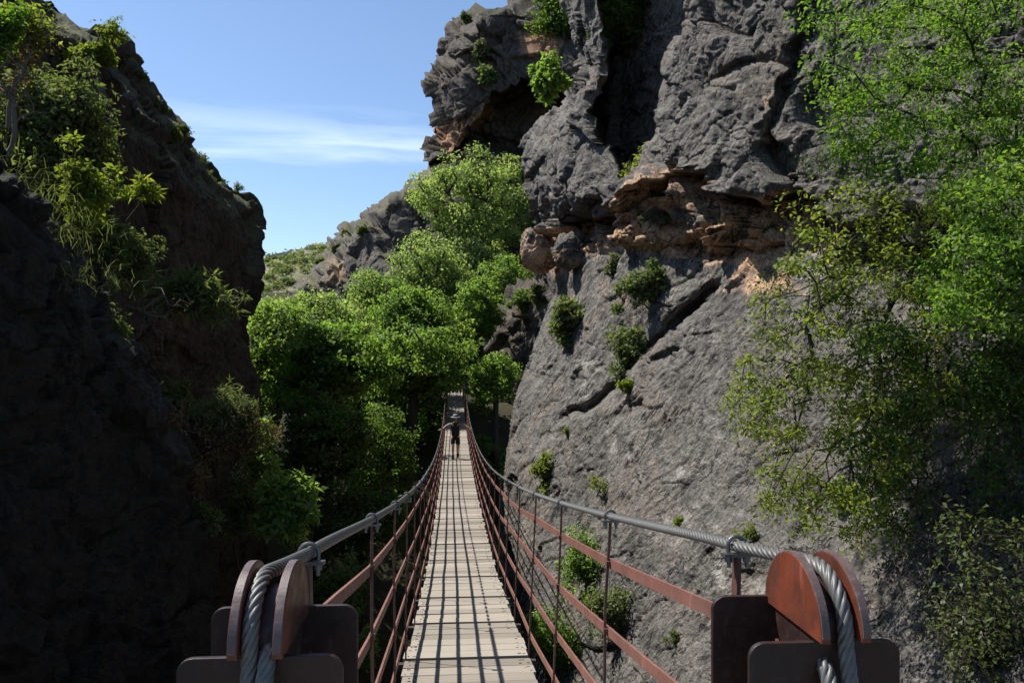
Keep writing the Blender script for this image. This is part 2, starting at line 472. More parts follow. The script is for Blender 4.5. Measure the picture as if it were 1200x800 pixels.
# --- the great grey wall beside the bridge
_Lx = pl([(-900, 640), (-80, 645), (0, 664), (40, 676), (76, 686), (100, 677), (136, 652), (173, 627), (210, 623), (252, 631), (273, 643), (290, 640), (325, 641), (345, 648), (370, 641), (420, 623), (470, 604), (520, 596), (560, 591), (620, 592), (700, 596), (800, 600), (1700, 620)])  # top of this edge extended left, added to shade the chimney
_Tl = pl([(560, 31), (640, 27.5), (700, 23.5), (760, 20.4), (800, 18.6), (850, 16.7), (900, 15.1), (950, 14.0), (1000, 13.0), (1100, 11.3), (1200, 10), (1400, 7.9), (1700, 6)])
_Bt = pl([(560, 250), (622, 250), (640, 268), (690, 258), (720, 242), (762, 216), (790, 196), (830, 204), (868, 232), (900, 240), (925, 205), (945, 225), (975, 262), (1010, 262), (1100, 250), (1200, 262), (1700, 270)])
_El = pl([(560, 300), (640, 296), (690, 280), (740, 270), (800, 282), (850, 286), (900, 272), (960, 292), (1050, 290), (1700, 300)])

def T_right(PX, PY, DX):
    w = 26 * vnoise(np.stack([PX / 60, PY / 60, PX * 0], -1), 5)
    T = np.exp(np.interp(PX, np.linspace(560, 1700, 300), np.convolve(np.log(_Tl(np.linspace(560 - 38, 1700 + 38, 320))), np.ones(21) / 21, 'valid')))
    T = T * (1 - .35 * np.clip((PY - 290) / 510, 0, 2.2))
    # free end curves away
    T = T + 3.5 * np.clip(1 - DX / 24, 0, 1) ** 2 + 1.2 * np.clip(1 - DX / 60, 0, 1) ** 2
    v = PY - _Bt(PX) + 5 * vnoise(np.stack([PX / 22, PY / 22, PX * 0 + 3], -1), 9)
    rel = np.zeros_like(T)
    up = sstep(4, -4, v)
    rel += -.030 * up * sstep(-150, -10, v) - .022 * up
    e = PY - _El(PX)
    rec = sstep(-3, 5, v) * sstep(8, -22, e)
    deep = .15 + 1.0 * blob(PX, PY, 850, 222, 52, 30) + .5 * blob(PX, PY, 700, 270, 40, 22) + .3 * blob(PX, PY, 960, 250, 30, 30)
    rel += .052 * rec * deep
    # ledge stones between the overhang and the slab
    rel += -.055 * blob(PX, PY, 800, 222, 34, 20, 18) - .035 * blob(PX, PY, 757, 214, 16, 26, 10) - .03 * blob(PX, PY, 838, 262, 22, 13, 15)
    # dark chimney between the two upper blocks
    n1 = 7 * vnoise(np.stack([PX * 0, PY / 25, PX * 0 + 1], -1), 21); n2 = 9 * vnoise(np.stack([PX * 0, PY / 30, PX * 0 + 7], -1), 22)
    lo = np.interp(PY, [-900, 0, 60, 120, 170, 215], [702, 706, 712, 706, 712, 726]) + n1
    hi = np.interp(PY, [-900, 0, 60, 120, 170, 215], [800, 797, 790, 772, 758, 736]) + n2
    ch = sstep(lo - 3, lo + 6, PX) * sstep(hi + 5, hi - 4, PX) * sstep(222, 190, PY)
    rel += .22 * ch
    rel += -.03 * sstep(lo + 2, lo - 20, PX) * sstep(262, 230, PY) * sstep(60, 110, PY)
    # fault that runs down the upper block
    fx = np.interp(PY, [-100, 30, 90, 160, 220, 290], [985, 950, 935, 905, 925, 885]) + 10 * vnoise(np.stack([PX * 0, PY / 20, PX * 0 + 2], -1), 31)
    rel += .02 * sstep(fx - 4, fx + 8, PX) * up
    rel += .03 * np.exp(-((PX - fx) / 7) ** 2) * up
    # horizontal break on the upper block
    hb = 88 + 14 * np.sin(PX / 30.0) + (PX - 880) * -.12
    rel += .018 * np.exp(-((PY - hb) / 5) ** 2) * sstep(835, 860, PX) * sstep(960, 930, PX)
    # slab: rising diagonal break with deep pocket
    cy = np.interp(PX, [560, 650, 700, 745, 790, 835, 870], [600, 505, 470, 432, 384, 338, 300]) + 5 * vnoise(np.stack([PX / 14, PX * 0, PX * 0], -1), 41)
    below = sstep(-5, 4, PY - cy) * sstep(290, 315, PY)
    rel += -.022 * below * sstep(900, 760, PX) * sstep(600, 660, PX)
    rel += .03 * np.exp(-((PY - cy + 4) / 6) ** 2) * sstep(640, 690, PX) * sstep(850, 820, PX)
    rel += .05 * blob(PX, PY, 806, 362, 30, 7, -40)
    rel += .03 * blob(PX, PY, 745, 400, 30, 34)
    # gentle undulation of the slab
    rel += .005 * vnoise(np.stack([PX / 70 + PY / 200, PY / 120, PX * 0 + 8], -1), 51) * sstep(290, 340, PY)
    rel += .03 * sstep(640, 760, PY) * blob(PX, PY, 700, 760, 70, 120)
    rel += -.008 * blob(PX, PY, 800, 720, 70, 70) - .016 * blob(PX, PY, 880, 645, 60, 16, 10)
    return T, rel

def disp_right(q, PX, PY):
    up = sstep(300, 270, PY)
    w = q + .35 * np.stack([vnoise(q * 1.1, 61), vnoise(q * 1.1, 62), vnoise(q * 1.1, 63)], -1)
    f1, e1 = facets(w * np.array([.55, .55, .38]), 100)
    f2, e2 = facets(w * np.array([1.5, 1.5, 1.05]) + 5, 120)
    # slanted grooves on the slab (fall line runs to the lower left)
    g = q @ np.array([[1, 0, 0], [0, .45, .3], [0, -.3, .6]])
    f3, e3 = facets(w * 3.6 + 9, 140)
    amp = .22 + .62 * up
    t_ = np.array([.28, -.50, .82]); gg = w - t_ * ((w @ t_) * .72)[..., None]
    f4, e4 = facets(gg * 2.1 + 3, 160); f5, e5 = facets(gg * 5.0 + 3, 180)
    d = .55 * f1 * amp + .20 * f2 * (.2 + .65 * up) + .075 * f3 * (.15 + .7 * up) + .055 * f4 + .030 * f5
    d += .06 * fbm(q * 1.6, 5, 70) * amp + .05 * fbm(g * 3.2, 4, 75, ridged=True) * amp + .022 * fbm(q * 9, 4, 78, .6)
    vb = PY - _Bt(PX); eb = PY - _El(PX)
    led = sstep(-14, 2, vb) * sstep(26, 6, eb)
    f6, e6 = facets(w * 1.25 + 13, 190)
    d += led * (.75 * f6 + .30 * f3 - .12 * sstep(.1, 0, e6))
    msk = sstep(-.15, .25, fbm(q * .8, 3, 79))
    d -= .06 * sstep(.06, 0.0, e1) * amp + .04 * sstep(.05, 0.0, e2) * up + (.055 * sstep(.05, 0.0, e4) + .03 * sstep(.07, 0.0, e5)) * (1 - .5 * up) * msk
    return d

def ochre_right(PX, PY):
    v = PY - _Bt(PX); e = PY - _El(PX)
    o = .47 * sstep(-16, 6, v) * sstep(40, 4, e) * (PX < 1000) + .35 * blob(PX, PY, 800, 290, 110, 16) + .3 * blob(PX, PY, 690, 215, 16, 40)
    o += .5 * blob(PX, PY, 885, 265, 30, 40) + .38 * blob(PX, PY, 760, 195, 30, 46) + .40 * blob(PX, PY, 905, 130, 16, 70, 15) + .36 * blob(PX, PY, 720, 340, 40, 26) + .34 * blob(PX, PY, 905, 330, 50, 26) + .35 * blob(PX, PY, 655, 320, 20, 30)
    o += .4 * blob(PX, PY, 648, 470, 6, 40, 10) + .22 * blob(PX, PY, 860, 330, 60, 30) + .35 * blob(PX, PY, 1020, 85, 25, 25) + .2 * blob(PX, PY, 980, 400, 200, 60)
    return o

def pale_right(PX, PY):
    return .70 * blob(PX, PY, 955, 312, 34, 26) + .30 * blob(PX, PY, 690, 430, 14, 70, 12) + .22 * blob(PX, PY, 810, 590, 120, 130) + .3 * blob(PX, PY, 880, 680, 50, 25) + .14 * sstep(300, 360, PY) + .24 * blob(PX, PY, 860, 110, 70, 100)

CR = cliff('cliff', rowset(-900, -30, 830, 1700, 680), _Lx, 1700, 620, 1.35, T_right, disp_right, M['rock_right'],
           (14, 24.0, 14.0), ochre_right, pale_right, 'tall grey limestone wall leaning over the footbridge')

# --- far crag with the overhanging cave
_Lc = pl([(-600, 500), (-200, 520), (-60, 580), (0, 610), (15, 591), (17.5, 582), (19.5, 559), (20.5, 548), (36, 529), (52, 527), (66, 530), (73, 521), (85, 508), (100, 502), (115, 509), (129, 513), (154, 521), (160, 517), (168, 510), (182, 507), (203, 510), (216, 517), (300, 524), (500, 530)])  # unseen edge above the frame leans left, shaped to block sun below
def T_crag(PX, PY, DX):
    T = 84 + 4 * np.clip(1 - DX / 22, 0, 1) ** 2 * 3 - (PX - 560) * .03
    rel = np.zeros_like(T)
    lip = np.interp(PX, [500, 550, 575, 600, 650, 760], [200, 150, 112, 96, 92, 90]) + 5 * vnoise(np.stack([PX / 12, PX * 0, PX * 0], -1), 3)
    bot = np.interp(PX, [500, 550, 575, 600, 650, 760], [205, 172, 180, 186, 190, 190])
    rel += .09 * sstep(lip - 1, lip + 5, PY) * sstep(bot + 2, bot - 14, PY)
    rel += -.02 * blob(PX, PY, 545, 120, 22, 40) + .02 * blob(PX, PY, 527, 70, 10, 10)
    rel += .05 * sstep(40, -40, PY) + .04 * sstep(80, 30, PY) * sstep(560, 620, PX)
    return T, rel
def disp_crag(q, PX, PY):
    w = q + .5 * np.stack([vnoise(q * .6, 81), vnoise(q * .6, 82), vnoise(q * .6, 83)], -1)
    f1, e1 = facets(w * np.array([.33, .33, .42]), 200); f2, e2 = facets(w * .95 + 4, 220); f3, e3 = facets(w * 2.2 + 4, 240)
    return 1.0 * f1 + .42 * f2 + .16 * f3 + .18 * fbm(q * 1.2, 4, 85) - .12 * sstep(.08, 0, e1) - .06 * sstep(.07, 0, e2)
def ochre_crag(PX, PY):
    return .85 * blob(PX, PY, 632, 45, 30, 24) + .4 * blob(PX, PY, 560, 140, 30, 20) + .6 * blob(PX, PY, 600, 186, 50, 12) + .5 * blob(PX, PY, 535, 168, 22, 22) + .5 * blob(PX, PY, 572, 125, 8, 26, 40) + .4 * blob(PX, PY, 520, 160, 10, 26)
CC = cliff('crag', rowset(-600, -10, 225, 500, 250), _Lc, 780, 250, 1.15, T_crag, disp_crag, M['rock_crag'], (12, 40.0, 30.0), ochre_crag, None,
           'dark overhanging crag with a cave mouth and reddish patches')

# --- ridge behind the trees
_Lr = pl([(205, 530), (214, 512), (222, 498), (240, 468), (258, 438), (268, 424), (276, 408), (288, 398), (300, 386), (312, 375), (326, 364), (338, 350), (352, 343), (372, 350), (400, 358), (500, 364), (700, 370)])
def T_ridge(PX, PY, DX):
    T = 128 - (PX - 400) * .09 + 30 * np.clip(1 - DX / 12, 0, 1) ** 2
    T = T * (1 - .10 * sstep(230, 420, PY))
    return T
def disp_ridge(q, PX, PY):
    w = q + .6 * np.stack([vnoise(q * .5, 91), vnoise(q * .5, 92), vnoise(q * .5, 93)], -1)
    f1, e1 = facets(w * np.array([.36, .36, .30]), 300); f2, e2 = facets(w * .9 + 4, 320); f3, e3 = facets(w * 2.2 + 4, 340)
    return 1.3 * f1 + .6 * f2 + .22 * f3 + .2 * fbm(q * 1.2, 4, 95) - .12 * sstep(.08, 0, e1)
CG = cliff('ridge', np.concatenate([np.linspace(205, 450, 220), np.linspace(455, 700, 10)]), _Lr, 660, 240, 1.2, T_ridge, disp_ridge, M['rock_ridge'], (12, 30.0, 60.0),
           lambda X, Y: .6 * blob(X, Y, 392, 312, 14, 22) + .35 * blob(X, Y, 370, 330, 20, 20), lambda X, Y: .5 * blob(X, Y, 365, 336, 12, 14),
           'grey rocky ridge with grass on top behind the trees')

# --- cliff of the far bank opposite, brown and in shade
_Rl = pl([(-200, -420), (-40, 20), (14, 58), (28, 78), (40, 110), (49, 131), (57, 143), (68, 140), (78, 150), (84, 153), (100, 160), (116, 171), (130, 180), (150, 204), (170, 224), (196, 245), (210, 255), (224, 272), (236, 293), (244, 299), (255, 302), (275, 303), (320, 300), (350, 292), (380, 286), (420, 290), (445, 297), (520, 305), (700, 312), (1200, 320)])
def T_left(PX, PY, DX):
    T = np.interp(PX, [-600, -400, 0, 100, 170, 240, 320], [6.0, 7.4, 11.8, 15, 18.4, 23.5, 29.0])
    w = 46 * sstep(330, 200, PY) + 10
    T = T + (6.5 * sstep(330, 200, PY) + 1.0) * np.clip(1 - DX / w, 0, 1) ** 2
    T = T * (1 + .035 * blob(PX, PY, 235, 420, 70, 150))
    return T
def disp_left(q, PX, PY):
    w = q + .4 * np.stack([vnoise(q * .9, 101), vnoise(q * .9, 102), vnoise(q * .9, 103)], -1)
    f1, e1 = facets(w * np.array([.5, .5, .3]), 400); f2, e2 = facets(w * np.array([1.4, 1.4, .9]) + 4, 420)
    col = fbm(q * np.array([2.2, 2.2, .35]), 4, 107)
    return .42 * f1 + .16 * f2 + .14 * col + .10 * fbm(q * 2.4, 5, 105) + .03 * fbm(q * 9, 3, 106)
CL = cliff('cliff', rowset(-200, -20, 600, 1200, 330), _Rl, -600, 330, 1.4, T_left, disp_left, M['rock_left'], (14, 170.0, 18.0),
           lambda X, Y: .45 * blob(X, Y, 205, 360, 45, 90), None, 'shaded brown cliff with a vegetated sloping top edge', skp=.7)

# --- dark near bank
_Rb = pl([(120, -60), (170, -20), (190, 0), (240, 56), (290, 86), (330, 108), (400, 148), (470, 184), (520, 212), (600, 238), (700, 255), (800, 262), (1100, 272), (1700, 280)])
def T_bank(PX, PY, DX):
    T = np.interp(PX, [-600, -400, 0, 100, 200, 280], [2.6, 3.1, 4.9, 6.2, 7.9, 9.4])
    return T + 1.6 * np.clip(1 - DX / 34, 0, 1) ** 2
def disp_bank(q, PX, PY):
    w = q + .3 * np.stack([vnoise(q * 1.2, 111), vnoise(q * 1.2, 112), vnoise(q * 1.2, 113)], -1)
    f1, e1 = facets(w * .8, 500); f2, e2 = facets(w * 2.4 + 4, 520)
    f3, e3 = facets(w * 5 + 4, 540)
    return .30 * f1 + .14 * f2 + .06 * f3 - .05 * sstep(.08, 0, e1) + .10 * fbm(q * 2.5, 5, 115) + .03 * fbm(q * 10, 3, 116)
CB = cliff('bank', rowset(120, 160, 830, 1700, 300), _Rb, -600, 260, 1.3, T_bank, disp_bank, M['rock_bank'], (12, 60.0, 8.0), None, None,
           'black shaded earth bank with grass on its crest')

# --- rock spur under the wall's free end, dark
_Ls = pl([(280, 640), (300, 632), (318, 622), (335, 604), (350, 592), (372, 580), (395, 572), (430, 570), (480, 568), (560, 560), (800, 550)])
def T_spur(PX, PY, DX):
    return 60 - (PX - 580) * .12 + 6 * np.clip(1 - DX / 14, 0, 1) ** 2
CS2 = cliff('rock_spur', np.linspace(280, 800, 200), _Ls, 690, 90, 1.1, T_spur, disp_crag, M['rock_crag'], (10, 20.0, 16.0), lambda X, Y: .5 * blob(X, Y, 566, 490, 30, 40), None,
            'dark cracked rock outcrop below the grey wall')

# --- boulders wedged under the overhang
def boulder(px, py, t, rx, ry, label, oc, seed, mat):
    c = P(px, py, t)
    bm = bmesh.new(); bmesh.ops.create_icosphere(bm, subdivisions=6, radius=1.0)
    v = np.array([p.co[:] for p in bm.verts]); f = np.array([[q.index for q in fa.verts] for fa in bm.faces]); bm.free()
    f1, e1 = facets(v * 1.1 + seed, 600 + seed); f2, _ = facets(v * 2.6 + seed, 620 + seed)
    r = 1 + .28 * f1 + .12 * f2 + .08 * fbm(v * 3 + seed, 4, 9)
    v = v * r[:, None] * np.array([rx, (rx + ry) * .5, ry]) * t / F
    q = (v + c) / math.sqrt(t / 15)
    o = mesh_from('boulder', v, f, mat, smooth=True, attrs=[('q', 'FLOAT_VECTOR', 'POINT', q), ('g', 'FLOAT_VECTOR', 'POINT', q), ('ochre', 'FLOAT', 'POINT', oc + .35 * (v[:, 2] < 0)), ('pale', 'FLOAT', 'POINT', np.zeros(len(v)))])
    o.location = Vector(c)
    tag(o, label, 'boulder')
boulder(633, 294, 27.5, 25, 24, 'rounded orange boulder jutting out beyond the grey wall under its overhang', .42, 1, M['rock_right'])
boulder(672, 293, 25.2, 23, 22, 'grey boulder wedged below the overhang beside the orange one', .05, 2, M['rock_right'])
boulder(655, 268, 26.6, 26, 10, 'flat slab of stone lying on the two wedged boulders', .30, 3, M['rock_right'])

# --- far hill
def far_hill():
    xs = np.linspace(-230, 60, 200); ys = np.linspace(150, 420, 150)
    X, Y = np.meshgrid(xs, ys)
    crest = np.interp(X / Y * F + 600, [150, 250, 300, 330, 355, 380, 410, 500, 640], [335, 322, 308, 303, 298, 294, 286, 275, 270])
    zt = (HOR - crest) / F * 285
    f = sstep(150, 285, Y)
    Z = 8 + (zt - 8) * (.35 * f + .65 * f * f) - .06 * np.clip(Y - 285, 0, 400)
    pp = np.stack([X, Y, Z], -1)
    Z = Z + (1.2 * fbm(pp * .045, 5, 8) + .35 * fbm(pp * .3, 3, 9)) * sstep(290, 250, Y) + .3 * fbm(pp * .2, 3, 10)
    pp[..., 2] = Z
    ny, nx = X.shape
    idx = np.arange(ny * nx).reshape(ny, nx)
    fc = np.stack([idx[:-1, :-1], idx[:-1, 1:], idx[1:, 1:], idx[1:, :-1]], -1).reshape(-1, 4)
    o = mesh_from('hill', pp.reshape(-1, 3), fc, M['hill'], smooth=True)
    tag(o, 'sunny scrub covered hillside beyond the gorge', 'hill', kind='structure')
    def zat(x, y):
        i = np.clip(np.searchsorted(ys, y), 0, ny - 1); j = np.clip(np.searchsorted(xs, x), 0, nx - 1)
        return Z[i, j]
    return zat
zhill = far_hill()

# ------------------------------------------------------------------ plants
def leaf_quads(c, size, ratio, up=.5, out=None, outw=0.0, seed=0, droop=.25, fold=.18, dirs=None):
    r = np.random.default_rng(seed)
    n = len(c)
    nr = r.normal(size=(n, 3)); nr[:, 2] += up * 2.2
    if out is not None: nr += out * outw
    nr /= np.linalg.norm(nr, axis=1)[:, None] + 1e-9
    u = r.normal(size=(n, 3)) if dirs is None else dirs + .55 * r.normal(size=(n, 3))
    u[:, 2] -= droop
    u -= nr * (u * nr).sum(1)[:, None]; u /= np.linalg.norm(u, axis=1)[:, None] + 1e-9
    w = np.cross(nr, u)
    L = size * (.65 + .7 * r.random(n)); W = L * ratio * (.8 + .4 * r.random(n))
    b = c; tip = c + u * L[:, None] - nr * (L * .12)[:, None]
    m = c + u * (L * .45)[:, None] + nr * (W * fold)[:, None]
    le = m + w * (W * .5)[:, None]; ri = m - w * (W * .5)[:, None]
    V = np.stack([b, le, tip, ri], 1).reshape(-1, 3)
    f = np.arange(n * 4).reshape(n, 4)
    return V, f

def frustums(p0, p1, r0, r1, k=6):
    d = p1 - p0; L = np.linalg.norm(d, axis=1)[:, None] + 1e-9; d = d / L
    ref = np.where(np.abs(d[:, 2:3]) < .9, np.array([[0, 0, 1.0]]), np.array([[1.0, 0, 0]]))
    a = np.cross(d, ref); a /= np.linalg.norm(a, axis=1)[:, None]; b = np.cross(d, a)
    an = np.linspace(0, 2 * math.pi, k, endpoint=False)
    ring = np.cos(an)[None, :, None] * a[:, None] + np.sin(an)[None, :, None] * b[:, None]
    V = np.stack([p0[:, None] + ring * r0[:, None, None], (p1 + d * r1[:, None] * .4)[:, None] + ring * r1[:, None, None]], 1)
    E = len(p0); base = (np.arange(E) * 2 * k)[:, None]
    j = np.arange(k)[None]; j2 = (np.arange(k) + 1)[None] % k
    f = np.stack([base + j, base + j2, base + k + j2, base + k + j], -1).reshape(-1, 4)
    return V.reshape(-1, 3), f

def skeleton(root, targets, trunk, r, seg, bow=.08, jit=.06, attach=.3):
    nodes = [np.asarray(root, float)] + [np.asarray(t, float) for t in trunk]
    par = [-1] + list(range(len(trunk)))
    plen = [0.0]
    for i in range(1, len(nodes)): plen.append(plen[-1] + np.linalg.norm(nodes[i] - nodes[i - 1]))
    first = max(0, len(trunk) - 2) if len(trunk) > 1 else 0
    ordr = np.argsort(np.linalg.norm(targets - nodes[-1], axis=1))
    tips = []
    for ti in ordr:
        t = targets[ti]
        A = np.array(nodes); D = np.linalg.norm(A - t, axis=1); cost = D + attach * np.array(plen)
        cost[:first] = 1e9
        k = int(np.argmin(cost)); D = D[k]
        m = int(np.clip(round(D / seg), 1, 7)); a = nodes[k]; prev = k
        side = r.normal(size=3) * jit * D
        for s in range(1, m + 1):
            fr = s / m
            p = a + (t - a) * fr + np.array([0, 0, bow * D * math.sin(math.pi * fr)]) + side * math.sin(math.pi * fr) + (r.normal(size=3) * jit * .4 * D / m if s < m else 0)
            nodes.append(p); par.append(prev); plen.append(plen[prev] + np.linalg.norm(p - nodes[prev])); prev = len(nodes) - 1
        tips.append(prev)
    nodes = np.array(nodes); par = np.array(par)
    cnt = np.zeros(len(nodes))
    cnt[tips] += 1
    for i in range(len(nodes) - 1, 0, -1): cnt[par[i]] += cnt[i]
    return nodes, par, np.maximum(cnt, 1), np.array(tips)

_pid = [0]
def plant(name, label, cat, group, root, targets, clump, nleaf, size, ratio, leafm, woodm, r_tip=.012, trunk=(), seg=.5, up=.5, flat=.6, bow=.08, jit=.06,
          wood='trunk', crown='crown', rexp=.42, droop=.25, twigs=0, leaf_up=None, drymat=None, dryfrac=0.0, radial=False, attach=.3, outw=.7):
    _pid[0] += 1
    r = np.random.default_rng(1000 + _pid[0])
    root = np.asarray(root, float)
    o = empty(name, root, label, cat, group)
    targets = np.asarray(targets, float)
    nodes, par, cnt, tips = skeleton(root, targets, trunk, r, seg, bow, jit, attach)
    rad = r_tip * cnt ** rexp
    i = np.arange(1, len(nodes))
    p0, p1, r0, r1 = nodes[par[i]], nodes[i], np.minimum(rad[par[i]], rad[i] * 1.6), rad[i]
    V, f = frustums(p0, p1, r0, r1)
    if twigs:
        ti = np.repeat(tips, twigs); dv = r.normal(size=(len(ti), 3)); dv[:, 2] += .4; dv /= np.linalg.norm(dv, axis=1)[:, None]
        e = nodes[ti] + dv * (clump * (.6 + .9 * r.random(len(ti))))[:, None]
        V2, f2 = frustums(nodes[ti], e, np.full(len(ti), r_tip * .7), np.full(len(ti), r_tip * .3), 4)
        V = np.vstack([V, V2]); f = np.vstack([f, f2 + len(V) - len(V2)])
    mesh_from(wood, V, f, woodm, o, root, smooth=True)
    if nleaf:
        T = nodes[tips]
        cs = np.repeat(T, nleaf, 0)
        cl = np.repeat(clump * (.6 + .8 * r.random(len(T))), nleaf)
        off = r.normal(size=cs.shape); off[:, 2] *= flat
        # leaves sit on shells of each clump so that gaps stay open between clumps
        ln = np.linalg.norm(off, axis=1)[:, None]
        off = off / ln * np.minimum(ln, 2.0) ** .8
        cc = cs + off * cl[:, None] * .62
        cen = T.mean(0)
        outv = cc - cen; outv /= np.linalg.norm(outv, axis=1)[:, None] + 1e-9
        dirs = None
        if radial:
            dirs = off / (np.linalg.norm(off, axis=1)[:, None] + 1e-9)
        V, f = leaf_quads(cc, size, ratio, up if leaf_up is None else leaf_up, outv, outw, 2000 + _pid[0], droop, dirs=dirs)
        rn = np.clip(.5 + .22 * r.normal(size=len(cc)) + np.repeat(r.normal(size=len(T)) * .12, nleaf), 0, 1)
        mo = mesh_from(crown, V, f, leafm, o, root, attrs=[('rnd', 'FLOAT', 'FACE', rn)])
        if drymat is not None and dryfrac > 0:
            mo.data.materials.append(drymat)
            zz = (cc[:, 2] - cc[:, 2].min()) / (np.ptp(cc[:, 2]) + 1e-9)
            mi = (r.random(len(cc)) < dryfrac * np.clip(1.7 - 2.2 * zz, 0, 1.6)).astype(np.int32)
            mo.data.polygons.foreach_set('material_index', mi)
    return o

def ell(px, py, rx, ry, t, n, r, depth=None, hollow=.45, low=-.55):
    """points through an ellipsoid crown, more of them near its skin"""
    out = []
    while len(out) < n:
        v = r.normal(size=3); v /= np.linalg.norm(v)
        if v[2] < low and r.random() < .8: continue
        out.append(v * (hollow + (1 - hollow) * r.random() ** .6))
    out = np.array(out)
    out *= (.98 + .40 * vnoise(out * 1.7 + px * .37 + py * .11, 3))[:, None]
    D = depth if depth else (rx + ry) * .5
    return P(px, py, t) + out * np.array([rx, D, ry]) * t / F

def tree(label, group, px, py, rx, ry, t, n=70, nl=330, leaf=.2, ratio=.5, lm='leaf_walnut', base=None, clump=.23, up=.06, depth=None, lean=0.0, wm='bark', tipr=None, zb=None):
    r = np.random.default_rng(int(px * 7 + py * 13))
    c = P(px, py, t); Rr = rx * t / F
    bx, by = (c[0] + lean, c[1]) if base is None else base
    zb = float(zground(bx, by)) - .3 if zb is None else zb
    root = np.array([bx, by, zb])
    n = int(n * 1.7); nl = int(nl * (.20 if lm == 'leaf_far' else .24)); leaf *= .80
    depth = depth or (rx + ry) * .36
    tg = ell(px, py, rx, ry, t, n, r, depth, .25, -.85)
    tg = tg[tg[:, 2] > zb + .8]
    top = c - np.array([0, 0, ry * t / F * .45]); top[2] = max(top[2], zb + .8)
    tr = [root + (top - root) * f + np.array([.12 * math.sin(f * 5 + px), .12 * math.cos(f * 4 + py), 0]) * Rr * .6 * f for f in (.2, .4, .6, .8, 1.0)]
    return plant('tree', label, 'tree', group, root, tg, Rr * clump, nl, leaf, ratio, M[lm], M[wm], tipr or .009 * Rr + .012, tr, Rr * .25, up, .5, .10, .10, outw=1.3)

G1 = 'leafy trees filling the gorge beside the bridge'
G2 = 'trees on the slope below the crag'
# front row, broad bright walnut-like leaves
tree('bright green broadleaf tree growing against the shaded brown cliff edge', G1, 332, 412, 58, 62, 42, 95, 330, .25, .55, lean=-1.2)
tree('broad bright green tree with layered leaves, between the cliff edge tree and the bridge', G1, 392, 425, 60, 52, 34, 100, 340, .26, .55, lean=-.5)
tree('bright green tree leaning its leaves over the far stretch of the footbridge', G1, 490, 428, 58, 48, 46, 100, 330, .30, .55, lean=-1.0)
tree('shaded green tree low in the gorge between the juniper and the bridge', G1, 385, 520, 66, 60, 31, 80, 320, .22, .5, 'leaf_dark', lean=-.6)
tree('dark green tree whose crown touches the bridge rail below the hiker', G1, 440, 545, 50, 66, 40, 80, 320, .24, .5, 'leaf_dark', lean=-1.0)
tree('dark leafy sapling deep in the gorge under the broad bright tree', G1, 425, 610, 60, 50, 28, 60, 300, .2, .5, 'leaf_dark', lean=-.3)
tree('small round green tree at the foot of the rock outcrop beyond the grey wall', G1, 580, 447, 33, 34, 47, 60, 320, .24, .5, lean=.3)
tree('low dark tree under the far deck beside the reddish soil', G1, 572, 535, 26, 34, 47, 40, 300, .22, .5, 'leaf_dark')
# middle row
tree('mid green rounded tree standing in front of the pale ridge foot', G2, 378, 384, 50, 36, 54, 80, 330, .30, .5, 'leaf_far')
tree('light green tree below the middle of the grey ridge', G2, 438, 356, 46, 42, 60, 90, 340, .31, .5, 'leaf_far')
tree('light green tree with dark limbs showing, behind the layered bright tree', G2, 470, 375, 44, 36, 50, 70, 320, .28, .5, 'leaf_walnut')
tree('tall light green tree in front of the biggest tree, below the crag', G2, 507, 326, 48, 50, 66, 100, 340, .33, .5, 'leaf_far')
tree('biggest tree, billowing pale green crown reaching up to the cave mouth', G2, 548, 243, 56, 64, 76, 120, 380, .36, .5, 'leaf_far', base=(P(570, 400, 76)[0], 76), clump=.19)
tree('pale green tree pressed between the biggest tree and the grey wall', G2, 600, 255, 42, 66, 80, 100, 360, .36, .5, 'leaf_far', base=(P(596, 400, 80)[0], 80))
tree('green tree with an exposed dark trunk under the biggest tree', G2, 590, 338, 36, 44, 68, 70, 330, .32, .5, 'leaf_walnut', base=(P(574, 400, 68)[0], 68))
tree('shaded tree with dark gaps at the end of the footbridge', G2, 512, 388, 42, 36, 56, 80, 320, .30, .5, 'leaf_walnut', base=(P(490, 400, 56)[0], 56))
tree('low green tree at the base of the pale ridge rocks', G2, 322, 366, 44, 22, 66, 55, 300, .3, .5, 'leaf_far')
tree('mid green tree filling the gap between the dark outcrop and the deck end', G2, 562, 372, 32, 44, 57, 70, 320, .30, .5, 'leaf_walnut', base=(P(566, 400, 57)[0], 57))
tree('dark green tree in the hollow behind the hiker', G2, 545, 425, 26, 34, 66, 50, 300, .3, .5, 'leaf_dark', base=(P(560, 420, 68)[0], 66))
tree('dark tree above the reddish soil beside the deck end', G2, 612, 400, 26, 40, 62, 50, 300, .28, .5, 'leaf_dark')

tree('dark tree drooping over the last boards of the footbridge', G1, 524, 424, 26, 30, 58, 46, 300, .28, .5, 'leaf_dark', base=(P(498, 420, 58)[0], 58))

